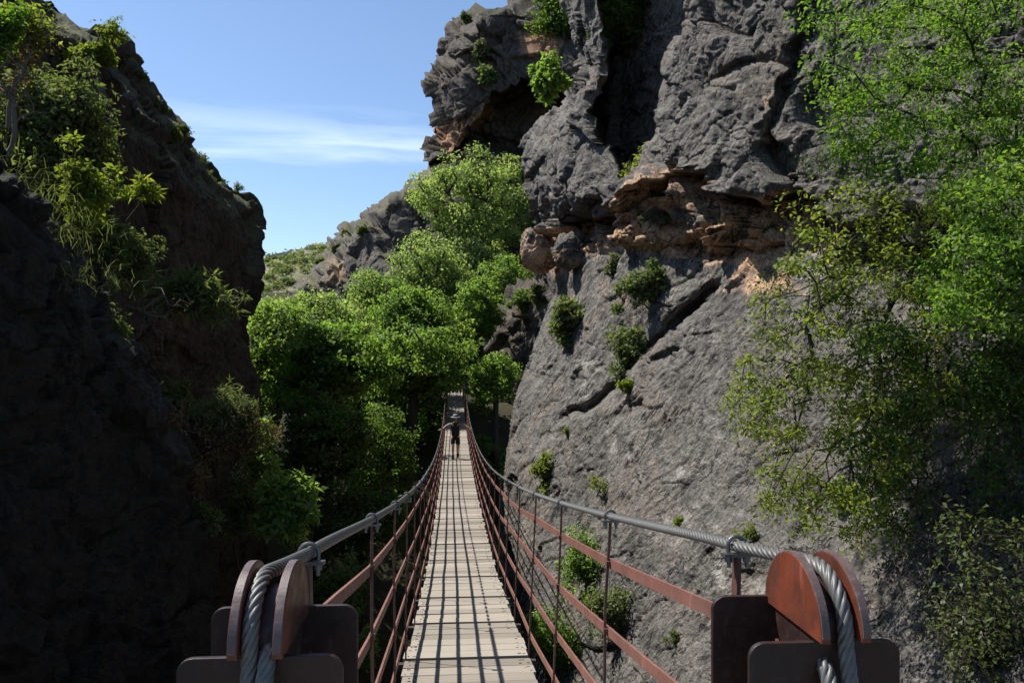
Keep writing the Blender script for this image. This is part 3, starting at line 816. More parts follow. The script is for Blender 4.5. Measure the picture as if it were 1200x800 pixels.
tree('shaded tree closing the gap between the cliff edge tree and the gorge', G1, 302, 475, 46, 56, 47, 60, 320, .27, .5, 'leaf_dark', lean=-.5)
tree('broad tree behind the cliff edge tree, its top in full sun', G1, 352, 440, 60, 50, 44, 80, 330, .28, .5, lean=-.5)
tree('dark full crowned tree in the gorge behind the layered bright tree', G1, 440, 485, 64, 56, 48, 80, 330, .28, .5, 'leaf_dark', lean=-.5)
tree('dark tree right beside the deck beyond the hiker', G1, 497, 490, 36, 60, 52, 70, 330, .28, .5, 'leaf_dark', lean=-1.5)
tree('bright tree leaning over the rails beyond the hiker, behind the leaning one', G2, 488, 388, 50, 46, 50, 100, 340, .30, .5, lean=-1.0)
tree('mid green tree low on the slope between the ridge foot and the leaning tree', G2, 415, 395, 54, 34, 58, 90, 330, .31, .5, 'leaf_far')
tree('rounded green tree half hidden by the biggest tree', G2, 540, 325, 44, 52, 74, 90, 340, .34, .5, 'leaf_far', base=(P(540, 400, 74)[0], 74))

# far hill trees and scrub
for (px, py, rx, ry, lab, lm) in ((348, 296.5, 3.6, 3.4, 'tiny round green tree alone on the far hill crest', 'leaf_shrub'),
                                  (361.5, 293, 5.4, 6.2, 'grey bare topped tree on the far hill crest beside the little house', 'leaf_grey'),
                                  (377, 295, 4.5, 3.4, 'low bush-like tree between the little house and the rocky ridge', 'leaf_grey'),
                                  (386, 291, 7, 5.5, 'dark green tree where the far hill meets the rocky ridge', 'leaf_shrub')):
    t = 284
    c = P(px, py, t)
    tree(lab, 'small trees on the far hill crest', px, py, rx, ry, t, 22, 90, .75, .6, lm, zb=float(zhill(c[0], c[1])) - .5, clump=.35)
def scrub():
    r = np.random.default_rng(5)
    cs, rn = [], []
    for k in range(420):
        y = 175 + 112 * r.random() ** .8
        x = ((240 + 190 * r.random()) - 600) / F * y
        z = zhill(x, y); s = .5 + 1.3 * r.random() ** 2
        n = int(24 * s * s) + 20
        o = r.normal(size=(n, 3)) * .6 * s; o[:, 2] = np.abs(o[:, 2]) * .8
        cs.append(np.array([x, y, z]) + o); rn.append(np.clip(.5 + .35 * r.normal() + .15 * r.normal(size=n), 0, 1))
    c = np.concatenate(cs)
    V, f = leaf_quads(c, .8, .7, .4, seed=77)
    o = mesh_from('scrub', V, f, M['leaf_shrub'], attrs=[('rnd', 'FLOAT', 'FACE', np.concatenate(rn))])
    tag(o, 'grey green scrub dotted over the far hillside', 'scrub', kind='stuff')
scrub()
def hill_path():
    pts = []
    for px, yy in ((318, 268), (330, 272), (342, 271), (352, 266), (360, 262), (372, 258)):
        x = (px - 600) / F * yy; pts.append(np.array([x, yy, zhill(x, yy) + .8]))
    mb = MB()
    for a, b in zip(pts[:-1], pts[1:]):
        d = (b - a) * .5; m = (a + b) * .5
        mb.box(m, d, np.array([0, .35, 0]), np.array([0, 0, .55]))
    o = mb.build('retaining_wall', M['path'])
    tag(o, 'long pale stone terrace wall crossing the far hillside', 'wall')
hill_path()
def little_house():
    c = P(371.5, 297.5, 284); c[2] = zhill(c[0], c[1])
    e = empty('house', c, 'tiny pale house with a low tiled roof on the far hill crest', 'house')
    mb = MB(); mb.box((0, 0, 1.0), (1.7, 0, 0), (0, 1.3, 0), (0, 0, 1.1)); mb.build('wall', M['wall_pale'], e)
    mb = MB()
    mb.add([(-1.9, -1.5, 2.1), (1.9, -1.5, 2.1), (1.9, 1.5, 2.1), (-1.9, 1.5, 2.1), (-1.9, 0, 2.9), (1.9, 0, 2.9)], [[0, 1, 5, 4], [2, 3, 4, 5], [0, 4, 3, 3], [1, 2, 5, 5], [0, 3, 2, 1]])
    mb.build('roof', M['roof_far'], e)
    mb = MB(); mb.box((.3, -1.31, .8), (.3, 0, 0), (0, .02, 0), (0, 0, .6)); mb.build('door', M['beam'], e)
little_house()

# --- bushes rooted on the grey wall
GB = 'bushes rooted on the grey wall'
def bush(label, group, cl, px, py, rx, ry, n=26, nl=110, leaf=.10, ratio=.45, lm='leaf_shrub', pull=.35, depth=None, wm='wood_dark', clump=.34, name='shrub', dry=0.0, up=.4, at=None, radial=False, t=None):
    r = np.random.default_rng(int(px * 3 + py * 5))
    root = on_cliff(cl, *(at or (px, py + ry * .7))) if cl is not None else P(*(at or (px, py + ry * .8)), t)
    tt = (root[1] if t is None else t) - pull * rx * root[1] / F
    n = int(n * 1.35)
    parts_ = []
    for kk in range(4):
        a_ = r.random() * 6.28; q_ = .25 + .5 * r.random(); s_ = .35 + .45 * r.random()
        if kk == 0: q_, s_ = 0.0, .72
        parts_.append(ell(px + rx * q_ * math.cos(a_), py + ry * q_ * math.sin(a_), rx * s_, ry * s_, tt, max(3, int(n * (.4 if kk == 0 else .2))), r, (depth or (rx + ry) * .5) * s_, .12, -1))
    tg = np.vstack(parts_)
    cc_ = tg.mean(0); tg = cc_ + (tg - cc_) * (.55 + .75 * r.random(len(tg)) ** 1.3)[:, None]
    nl = int(nl * .75)
    Rr = (rx + ry) * .5 * tt / F
    return plant(name, label, name, group, root, tg, Rr * clump * .85, nl, leaf * .85, ratio, M[lm], M[wm], .004 * Rr + .003, (), Rr * .3, up * .6, .9, .12, .12, 'stem', 'foliage',
                 drymat=M['leaf_dry'] if dry else None, dryfrac=dry, twigs=1, radial=radial)

bush('dense dark green bush under the orange ledge, upper one of the pair on the wall', GB, CR, 760, 331, 32, 28, 34, 150, .13)
bush('round green bush below the denser one, over a dark pocket in the wall', GB, CR, 742, 398, 28, 38, 36, 160, .13, lm='leaf_shrub')
bush('upright bush close to the free end of the wall', GB, CR, 665, 372, 21, 33, 30, 150, .20)
bush('small dull bush clinging just below the wedged boulders', GB, CR, 719, 310, 11, 15, 14, 90, .14, lm='leaf_grey')
bush('straggly yellowish bush hanging in the dark chimney above the ledge', GB, CR, 736, 214, 24, 38, 30, 80, .13, lm='leaf_yellow', dry=.4)
bush('grey green bush on the orange ledge below the deep overhang', GB, CR, 858, 266, 17, 24, 26, 110, .09, lm='leaf_grey', dry=.3)
bush('low dry tuft beside the grey green ledge bush', GB, CR, 823, 268, 12, 12, 12, 70, .08, lm='leaf_dry')
bush('small bush growing on top of the ledge stones', GB, CR, 772, 252, 18, 14, 16, 90, .10, lm='leaf_grey')
bush('thin shrub at the fault on the upper wall', GB, CR, 905, 270, 14, 10, 12, 70, .08, lm='leaf_shrub')
bush('tiny green tuft on the middle of the bare slab', GB, CR, 665, 506, 9, 8, 9, 80, .12, lm='leaf_shrub')
bush('yellow green tuft near the foot of the wall by the rail', GB, CR, 636, 556, 14, 28, 18, 70, .13, lm='leaf_yellow')
bush('tiny tuft by the diagonal crack', GB, CR, 736, 452, 10, 7, 8, 70, .10, lm='leaf_yellow')
bush('sparse tuft on the slab above the handrail', GB, CR, 700, 570, 20, 16, 10, 36, .07, lm='leaf_yellow')
bush('green bush at the foot of the wall seen between the rails', GB, CR, 690, 655, 38, 32, 34, 130, .10, lm='leaf_walnut')
bush('leafy bush low under the rails beside the deck', GB, CR, 655, 745, 42, 40, 40, 140, .10, lm='leaf_walnut')
bush('dark bush below the first green one at the wall foot', GB, CR, 715, 715, 34, 44, 30, 120, .10, lm='leaf_shrub')
bush('small fern-like tuft by the broken rock under the cable', GB, CR, 880, 625, 22, 9, 12, 60, .05, lm='leaf_yellow')
bush('small green tuft near the wall crevice behind the red disc', GB, CR, 985, 575, 22, 26, 20, 70, .06, lm='leaf_lime')
bush('little weed on the wall below the red rail', GB, CR, 790, 745, 10, 12, 8, 60, .06, lm='leaf_shrub')
bush('little weed in a crack below the cable clamp', GB, CR, 795, 612, 9, 8, 8, 50, .06, lm='leaf_yellow')
bush('dark ivy-like bush hanging from the top of the chimney', GB, CR, 744, 20, 38, 40, 46, 170, .18, lm='leaf_dark', at=(748, -8), pull=-.2)
bush('dark bush overhanging the crag and the chimney', GB, CC, 664, 18, 36, 40, 46, 190, .5, lm='leaf_dark', at=(668, 0), pull=.9)
bush('bright green bush lit up beside the chimney', GB, CR, 646, 92, 19, 28, 26, 130, .24, lm='leaf_walnut', at=(684, 100), t=26)
bush('leafy bush sprouting from the dark chimney', GB, CR, 708, 28, 16, 24, 22, 100, .22, lm='leaf_walnut', at=(708, 40))
bush('small olive bush on the face of the dark crag', 'bushes on the dark crag', CC, 573, 88, 13, 10, 18, 90, .5, lm='leaf_shrub')
bush('grey bush on the shoulder of the dark crag', 'bushes on the dark crag', CC, 562, 62, 16, 9, 16, 80, .5, lm='leaf_grey')
bush('bush at the top notch of the dark crag', 'bushes on the dark crag', CC, 545, 22, 8, 6, 12, 60, .45, lm='leaf_shrub')
bush('green climbing bush on the outcrop below the wedged boulders', 'bushes on the outcrop', CS2, 630, 345, 12, 22, 20, 120, .3, lm='leaf_shrub')
bush('dull bush at the foot of the dark outcrop', 'bushes on the outcrop', CS2, 612, 352, 14, 16, 16, 110, .3, lm='leaf_dark')

# ridge-top shrubs
for i, (px, py, rx, ry) in enumerate(((408, 276, 8, 5), (424, 270, 6, 4), (395, 290, 6, 6), (440, 258, 7, 4), (462, 244, 8, 4), (484, 230, 8, 4), (500, 219, 7, 4), (376, 306, 6, 5))):
    lab = ['grey shrub lowest but one on the ridge crest', 'small grey shrub a third of the way up the ridge crest', 'shrub beside the orange scar on the ridge', 'olive shrub above the darkest rock of the ridge crest',
           'low shrub half way up the ridge crest', 'low shrub high on the ridge crest', 'topmost shrub of the ridge crest beside the crag', 'lowest shrub on the ridge, next to the far hill'][i]
    bush(lab, 'shrubs along the ridge crest', CG, px, py, rx, ry, 14, 60, .7, .5, ('leaf_grey', 'leaf_shrub')[i % 2], pull=.1)

# --- trees overhanging from above on the right wall
def poly_targets(poly, t0, t1, n, r):
    poly = np.array(poly, float); lo, hi = poly.min(0), poly.max(0); out = []
    while len(out) < n:
        p = lo + (hi - lo) * r.random(2); c = False; j = len(poly) - 1
        for i in range(len(poly)):
            if (poly[i][1] > p[1]) != (poly[j][1] > p[1]) and p[0] < (poly[j][0] - poly[i][0]) * (p[1] - poly[i][1]) / (poly[j][1] - poly[i][1]) + poly[i][0]: c = not c
            j = i
        if c: out.append(P(p[0], p[1], t0 + (t1 - t0) * r.random()))
    return np.array(out)
r = np.random.default_rng(31)
GT = 'trees hanging off the grey wall'
rootA = P(1330, 150, 9.5)
tA = poly_targets([(945, 20), (1000, -30), (1420, -60), (1420, 250), (1200, 250), (1100, 235), (1010, 215), (960, 190), (985, 110)], 7.6, 9.6, 210, r)
plant('tree', 'lime green tree spreading branches across the top of the grey wall', 'tree', GT, rootA, tA, .24, 165, .050, .5, M['leaf_lime'], M['wood_dark'], .0055, [P(1300, 148, 9.3), P(1260, 140, 9.1)], .25, .3, .55, .04, .06, twigs=2)
rootB = on_cliff(CR, 1118, 268)
tB = poly_targets([(935, 235), (1010, 210), (1090, 235), (1130, 330), (1110, 450), (1060, 560), (1010, 640), (960, 630), (925, 620), (880, 590), (885, 540), (858, 470), (870, 400), (905, 330), (930, 290)], 7.4, 9.4, 270, r)
plant('tree', 'spindly tree fanning dark bare twigs with yellow green leaves down the wall', 'tree', GT, rootB, tB, .18, 56, .054, .48, M['leaf_yellow'], M['wood_dark'], .0045, [rootB + np.array([-.15, -.6, .1]), rootB + np.array([-.3, -1.1, .0])], .22, .3, .6, .10, .07, twigs=3, attach=.45)
rootC = P(1330, 330, 8.4)
tC = poly_targets([(1090, 320), (1110, 220), (1150, 205), (1200, 190), (1400, 190), (1400, 420), (1200, 390), (1150, 380), (1105, 375)], 6.8, 8.2, 150, r)
plant('tree', 'dense lime green tree at mid height in front of the shaded part of the wall', 'tree', GT, rootC, tC, .21, 170, .052, .5, M['leaf_lime'], M['wood_dark'], .006, [P(1300, 335, 8.2), P(1250, 335, 8.0)], .22, .3, .55, .05, .06, twigs=1)
rootD = on_cliff(CR, 1130, 460)
tD = poly_targets([(1010, 330), (1110, 300), (1200, 380), (1210, 470), (1100, 520), (1040, 640), (1000, 600), (1010, 430)], 7.8, 9.2, 110, r)
plant('shrub', 'dark tangled shrub in the shade under the lime green tree', 'shrub', GT, rootD, tD, .22, 90, .06, .45, M['leaf_dark'], M['wood_dark'], .005, (), .25, .3, .6, .06, .08, 'stem', 'foliage', twigs=3)
rootE = P(1280, -420, 9.0)
tE = poly_targets([(530, -45), (830, -45), (800, -185), (520, -210)], 9.6, 12.2, 240, r)  # unseen foliage, placed so its shadow dapples the lower wall
plant('tree', 'unseen tree added out above the wall to throw dappled shade on it', 'tree', GT, rootE, tE, .24, 22, .11, .55, M['leaf_lime'], M['wood_dark'], .007, [P(1180, -380, 9.2), P(1000, -290, 9.6), P(850, -190, 10.2), P(760, -130, 10.4)], .3, .5, .7, .05, .06)
for (poly, lab, nl_, lm_) in (([(1120, 420), (1210, 400), (1230, 640), (1150, 620)], 'dark creeper trailing down the shaded wall by the picture edge', 40, 'leaf_dark'),
                          ([(1030, 470), (1090, 450), (1110, 640), (1050, 690)], 'dark bare twigged creeper hanging on the shaded wall above the red discs', 26, 'leaf_dark'),
                          ([(1100, 600), (1220, 620), (1230, 800), (1120, 790)], 'grey leaved creeper low on the shaded wall', 34, 'leaf_shade')):
    q_ = np.array(poly, float).mean(0); w_ = on_cliff(CR, *q_)
    top_ = on_cliff(CR, q_[0] + 10, q_[1] - 95)
    plant('creeper', lab, 'creeper', GT, top_, poly_targets(poly, w_[1] - .9, w_[1] - .15, 80, r), .17, nl_, .05, .5, M[lm_], M['wood_dark'], .0035, (), .2, .3, 1.2, -.05, .06, 'stem', 'foliage', twigs=3, droop=.9)
bush('dim low shrub at the shaded foot of the wall beyond the red discs', GB, CR, 1130, 735, 70, 60, 34, 50, .06, lm='leaf_grey')

# --- plants of the dark bank and brown cliff
GL = 'plants on the shaded bank'
def lbush(label, px, py, rx, ry, t, n, nl, leaf, ratio, lm, at=None, name='shrub', dry=0, up=.4, clump=.32, wm='wood_dark', radial=False, group=GL):
    return bush(label, group, None, px, py, rx, ry, n, nl, leaf, ratio, lm, 0.0, None, wm, clump, name, dry, up, at, radial, t)
lbush('big leafy shrub climbing over the top of the shaded bank', 62, 150, 66, 76, 9.2, 80, 120, .085, .45, 'leaf_shrub', (40, 260))
lbush('shrub with small leaves trailing down from the big leafy one', 105, 180, 36, 60, 9.6, 44, 90, .075, .45, 'leaf_shade', (60, 270))
lbush('yellow green shrub crowning the cliff nose against the sky', 112, 62, 34, 17, 14, 30, 100, .11, .45, 'leaf_yellow', (100, 95))
lbush('sparse leafy sprigs standing above the cliff nose against the sky', 128, 32, 26, 16, 14, 16, 22, .10, .4, 'leaf_yellow', (105, 70))
lbush('reddish half bare shrub with thin twigs at the top of the bank', 32, 40, 38, 44, 8.0, 50, 34, .06, .4, 'leaf_yellow', (10, 150), dry=.8, wm='twig')
lbush('green shrub in the upper corner above the reddish twigs', 2, 30, 26, 40, 7.6, 34, 60, .07, .45, 'leaf_lime', (-10, 150))
lbush('bare grey twig thicket at the edge of the bank', 14, 95, 40, 50, 7.4, 40, 6, .05, .4, 'leaf_dry', (-10, 200), wm='twig')
lbush('long leaved oleander-like shrub leaning out from the brown cliff', 220, 346, 44, 34, 15.0, 54, 40, .23, .17, 'leaf_shrub', (160, 400), radial=True)
lbush('second long leaved sprig higher on the brown cliff', 168, 222, 20, 16, 11.5, 12, 28, .17, .17, 'leaf_yellow', (120, 290), radial=True)
lbush('tangle of pale bare twigs hanging below the oleander-like shrub', 190, 385, 44, 44, 11.8, 34, 5, .07, .35, 'leaf_dry', (150, 360), wm='twig')
lbush('yellow leaved shrub on the crest of the dark bank', 95, 235, 34, 44, 8.2, 40, 80, .08, .40, 'leaf_yellow', (70, 300))
lbush('scraggy shrub at the middle of the bank crest', 135, 290, 30, 44, 8.8, 36, 60, .07, .4, 'leaf_shade', (115, 340))
lbush('feathery juniper-like shrub, brown underneath, below the brown cliff', 262, 487, 54, 46, 11.2, 70, 190, .13, .16, 'leaf_shrub', (255, 560), dry=.75, up=.2)
lbush('dull brown undergrowth shrub beneath the juniper-like one', 232, 530, 40, 44, 10.6, 40, 110, .10, .3, 'leaf_dry', (225, 600))
lbush('green broadleaf shrub below the juniper-like one', 332, 602, 38, 42, 11.0, 50, 110, .15, .42, 'leaf_walnut', (320, 690))
lbush('lanky shrub with small pale leaves between the bank and the broadleaf shrub', 290, 590, 24, 40, 11.5, 30, 60, .10, .35, 'leaf_shade', (285, 680))
lbush('shrub of grey green leaves hanging at the bend of the bank', 205, 465, 26, 26, 11.0, 26, 60, .09, .42, 'leaf_shade', (180, 520))
lbush('small lit sprig behind the first side rails', 430, 760, 16, 40, 15, 18, 60, .12, .45, 'leaf_walnut', (430, 860))
lbush('leafy sapling low beneath the deck rail', 395, 690, 40, 44, 20, 36, 100, .16, .45, 'leaf_dark', (395, 800))
for i, (px, py, rx, ry) in enumerate(((184, 120, 12, 14), (205, 152, 14, 10), (226, 182, 14, 10), (246, 204, 12, 12), (262, 212, 10, 12), (286, 236, 10, 8), (172, 118, 9, 10))):
    lab = ['grass-topped bush on the brown cliff edge just below the nose', 'low bush a little further down the brown cliff edge', 'grey low bush half way along the brown cliff edge', 'dark bush three quarters along the brown cliff edge',
           'light green sprig standing up from the brown cliff edge against the sky', 'last tuft at the corner of the brown cliff edge', 'small tuft tucked beside the cliff nose'][i]
    c = on_cliff(CL, px - 3, py + ry * .6)
    lbush(lab, px - 4, py + 4, rx, ry, float(c[1]) + .2, 18, 46, .13, .4, ['leaf_grey', 'leaf_shrub', 'leaf_grey', 'leaf_shrub', 'leaf_yellow', 'leaf_grey', 'leaf_grey'][i], (px - 4, py + ry + 4), group='tufts along the brown cliff edge')

lbush('thin twiggy weed on the upper bend of the dark bank edge', 138, 385, 22, 26, 7.4, 20, 22, .06, .35, 'leaf_shade', (125, 420), wm='twig')
lbush('thin twiggy weed at the middle of the dark bank edge', 196, 498, 20, 26, 8.6, 20, 24, .06, .35, 'leaf_dry', (190, 540), wm='twig')
lbush('dim leafy weed low on the dark bank edge', 240, 610, 18, 30, 9.4, 20, 40, .07, .4, 'leaf_shade', (232, 650))
lbush('dry grassy weed between the juniper-like shrub and the dark bank', 218, 560, 22, 26, 9.6, 22, 60, .10, .14, 'leaf_dry', (212, 600), radial=True)

for (px, py, rx, ry, lab) in ((160, 88, 12, 10, 'tiny tuft on the step under the cliff nose'), (192, 128, 12, 9, 'straw coloured tuft on the upper cliff skyline'), (214, 156, 13, 10, 'thin tuft midway on the cliff skyline with gaps of sky'),
                               (236, 186, 13, 10, 'spiky tuft on the lower cliff skyline'), (276, 222, 12, 9, 'wispy tuft near the end of the cliff skyline')):
    c = on_cliff(CL, px - 2, py + 4)
    lbush(lab, px, py, rx, ry, float(c[1]) + .1, 14, 40, .12, .3, 'leaf_shrub', (px - 2, py + ry + 6), group='tufts along the brown cliff edge')
lbush('leafy sprays hanging over the middle of the brown cliff', 150, 300, 34, 40, 11.5, 44, 60, .085, .42, 'leaf_shrub', (120, 330))
lbush('thin lit shrub at the foot of the brown cliff beside the juniper-like one', 305, 540, 22, 40, 12.0, 30, 60, .11, .35, 'leaf_walnut', (300, 620))

def grass_tuft(label, px, py, n, L, t, spread, mat='leaf_shrub', group='grass tufts on the bank crest'):
    r = np.random.default_rng(int(px + py * 3))
    root = P(px, py, t)
    e = empty('grass_tuft', root, label, 'grass', group)
    b = r.normal(size=(n, 3)) * np.array([spread, spread, spread * .35])
    a = r.normal(size=(n, 3)) * .45; a[:, 2] = 1
    a /= np.linalg.norm(a, axis=1)[:, None]
    Ln = L * (.5 + .8 * r.random(n))
    w = np.cross(a, r.normal(size=(n, 3))); w /= np.linalg.norm(w, axis=1)[:, None]; w *= .0032 * t / 7
    bend = r.normal(size=(n, 3)) * .5; bend[:, 2] = -.35
    m = b + a * (Ln * .55)[:, None]; tip = b + (a + bend * .7) * Ln[:, None]
    V = np.stack([b - w, b + w, m + w * .8, m - w * .8, tip + w * .1, tip - w * .1], 1).reshape(-1, 3)
    k = np.arange(n)[:, None] * 6
    f = np.vstack([k + np.array([[0, 1, 2, 3]]), k + np.array([[3, 2, 4, 5]])])
    mesh_from('foliage', V, f, M[mat], e, attrs=[('rnd', 'FLOAT', 'FACE', np.clip(.5 + .25 * r.normal(size=len(f)), 0, 1))])
for i, (px, py) in enumerate(((20, 215), (48, 245), (76, 285), (100, 330), (-5, 195), (30, 235), (62, 268))):
    grass_tuft(['long grass tuft at the upper end of the bank crest', 'long grass tuft under the big leafy shrub', 'drooping grass tuft under the yellow leaved shrub', 'lowest grass tuft on the bank crest', 'grass tuft where the bank meets the picture edge',
                'dense grass tuft between the big shrub and the bank edge', 'fine grass tuft just above the black bank face'][i], px, py, 110, .13, 6.0 + i % 3 * .3, .20, 'leaf_shade')

# ------------------------------------------------------------------ the bridge
D0, DE, STEP = 2.3, 61.0, 1.65
def zdeck(d):
    d = np.asarray(d, float)
    return -4.13 + .00172 * (d - 32.5) ** 2 + .34 * (np.clip(14.5 - d, 0, 20) / 8.1) ** 1.4
_zl = [(0, -.2), (1.9, -.507)]
def zcable(d): return -2.86 + .00262 * (d - 32.0) ** 2 - .0175 * np.exp(-(np.asarray(d) - 1.9) ** 2 / .25)
_lr = pl([(1.5, .892), (1.9, .884), (2.3, .836), (3.0, .806), (3.95, .786), (5.6, .765), (7.25, .754), (9, .742), (14, .72), (55, .72), (60, .76), (62.4, .80)])
_ll = pl([(1.5, -.437), (1.9, -.436), (2.3, -.41), (3.95, -.40), (5.6, -.406), (7.25, -.42), (9, -.43), (14, -.455), (55, -.46), (60, -.48), (62.4, -.52)])
DC, DW = .125, .565
bo = B(0, .16, -2.3)
bridge = empty('suspension_bridge', bo, 'long narrow suspension footbridge of weathered planks with red rails and steel cables', 'bridge')

def add_deck():
    mb = MB(); nails = MB()
    r = random.Random(4)
    d = 1.2
    yv = np.array([-SN, CS, 0]); xv = np.array([CS, SN, 0])
    k = 0
    while d < 62.6:
        ph = (d - D0) / STEP
        nb = 6
        start = D0 + math.floor(ph + 1e-6) * STEP
        wboard = (STEP - .06) / nb
        for b in range(nb):
            c = start + .05 + wboard * (b + .5)
            if c < 1.0 or c > 62.8: continue
            gap = r.choice((.006, .011, .018, .028))
            hw = wboard * .5 - gap * .5
            slope = (zdeck(c + .1) - zdeck(c - .1)) / .2
            av = yv + np.array([0, 0, slope])
            le, ri = DC - DW + r.uniform(-.02, .02), DC + DW + r.uniform(-.02, .02)
            z = zdeck(c) + r.uniform(-.004, .004) + (.004 if b == 0 else 0)
            sk = r.uniform(-.006, .006)
            mb.box(B(c, (le + ri) / 2, z - .018), (xv + yv * sk) * (ri - le) / 2 + np.array([0, 0, r.uniform(-.004, .004)]), av * hw, np.array([0, 0, .018]), r.random())
            if c < 22:
                for side in (le + .05, le + .09, ri - .05, ri - .09):
                    for q in (-.5, .5):
                        if r.random() < .75:
                            p = B(c + q * hw + r.uniform(-.02, .02), side + r.uniform(-.02, .02), z + .0015 + slope * q * hw)
                            nails.box(p, xv * r.uniform(.006, .016), av * .0045, np.array([0, 0, .0022]))
        d = start + STEP + .01
    o = mb.build('deck', M['planks'], bridge, bo, rnd=True)
    nails.build('nail_heads', M['beam'], o, bo)['kind'] = 'stuff'
add_deck()

yv = np.array([-SN, CS, 0]); xv = np.array([CS, SN, 0]); zv = np.array([0, 0, 1.0])
NH = int((DE - D0) / STEP) + 1
DS = [D0 + STEP * k for k in range(NH)]

# cross beams and the two bearer cables under the boards
for d in DS:
    mb = MB(); z = zdeck(d) - .055
    mb.box(B(d, DC, z), xv * (DW + .06), yv * .03, zv * .03)
    mb.build('cross_beam', M['beam'], bridge, bo)
for l in (DC - .45, DC + .45):
    mb = MB(); ds = np.linspace(1.0, 62.8, 50)
    mb.tube([B(d, l, zdeck(d) - .105) for d in ds], .018, 8)
    mb.build('bearer_cable', M['cable'], bridge, bo, smooth=True)

# main cables, laid rope
def strand(a): return .74 + .28 * np.abs(np.cos(a * 3.0)) ** .6
SD, SZ, SRAD = 1.88, -.64, .135
def main_cable(lf):
    pts = []
    pts += [(1.15, -1.9), (1.24, -1.75), (1.42, -1.42), (1.60, -1.08), (1.69, -.84), (1.73, -.72)]
    P0 = np.array(pts, float)
    dens = []
    for a, b in zip(P0[:-1], P0[1:]):
        n = max(2, int(np.linalg.norm(b - a) / .012))
        dens += [a + (b - a) * i / n for i in range(n)]
    arc = [(SD + SRAD * math.cos(a), SZ + SRAD * math.sin(a)) for a in np.linspace(R(186), R(81.5), 34)]
    n0 = np.concatenate([np.arange(1.915, 9.0, .012), np.arange(9.0, 62.2, .25)])
    span = [(d, float(zcable(d))) for d in n0]
    allp = np.array(dens + arc + span)
    far = allp[allp[:, 0] > 9.0]; nearp = allp[(allp[:, 0] <= 9.0)]
    al = np.concatenate([[0], np.cumsum(np.linalg.norm(np.diff(nearp, axis=0), axis=1))])
    sl = np.arange(0, al[-1], .0085)
    allp = np.concatenate([np.stack([np.interp(sl, al, nearp[:, 0]), np.interp(sl, al, nearp[:, 1])], 1), far])
    W = np.array([B(d, float(lf(max(d, 1.5))), z) for d, z in allp])
    mb = MB()
    mb.tube(W, .0178, 36, True, strand, twist=-38.0)
    tail = [(62.35, -.52), (62.6, -.75), (63.2, -2.2)]
    mb.tube([B(d, float(lf(62)), z + .0) for d, z in tail], .019, 10)
    return mb.build('main_cable', M['cable'], bridge, bo, smooth=True)
main_cable(_lr); main_cable(_ll)

# tail ends of the ropes, returning under the saddles
def tail(l0, l1, pts):
    mb = MB()
    n = 90
    A = np.array(pts, float); s = np.linspace(0, len(A) - 1, n)
    d = np.interp(s, range(len(A)), A[:, 0]); z = np.interp(s, range(len(A)), A[:, 1]); l = np.linspace(l0, l1, n)
    mb.tube([B(a, b, c) for a, b, c in zip(d, l, z)], .0185, 36, True, strand, twist=-38.0)
    mb.build('cable_tail', M['cable'], bridge, bo, smooth=True)
tail(-.399, -.399, [(1.83, -.635), (1.752, -.640), (1.715, -.69), (1.67, -.80), (1.5, -1.2)])
tail(.848, .838, [(1.83, -.68), (1.755, -.71), (1.715, -.76), (1.67, -.85), (1.5, -1.25)])

# side rails, flat bars in four lines each side
HF = (.14, .365, .60, .835)
def side_point(d, side, h, lf, out=0.0):
    top = float(lf(d)); foot = DC + side * (DW - .01); fade = min(1, max(0, (d - 2) / 5)); foot = foot * fade + (top - side * .03) * (1 - fade)
    zc, zd = float(zcable(d)), float(zdeck(d))
    return B(d, foot + (top - foot) * h + side * out, zd + (zc - zd) * h)
for side, lf in ((1, _lr), (-1, _ll)):
    for h in HF:
        mb = MB(); ds = np.concatenate([[2.03], np.arange(2.3, 61.9, STEP / 3)])
        jr = np.random.default_rng(int(h * 100) + side + 3)
        wob = np.interp(ds, DS, jr.normal(size=NH) * .012)
        pts = np.array([side_point(d, side, h, lf, .014) for d in ds]); pts[:, 2] += wob
        V = []
        for p in pts:
            for a, b in ((-1, -1), (1, -1), (1, 1), (-1, 1)):
                V.append(p + xv * a * .006 + zv * b * .0245)
        Fq = []
        for i in range(len(pts) - 1):
            for j in range(4): Fq.append([i * 4 + j, i * 4 + (j + 1) % 4, i * 4 + 4 + (j + 1) % 4, i * 4 + 4 + j])
        Fq += [[0, 3, 2, 1], [len(V) - 4, len(V) - 3, len(V) - 2, len(V) - 1]]
        mb.add(V, Fq)
        mb.build('side_rail', M['rail'], bridge, bo)

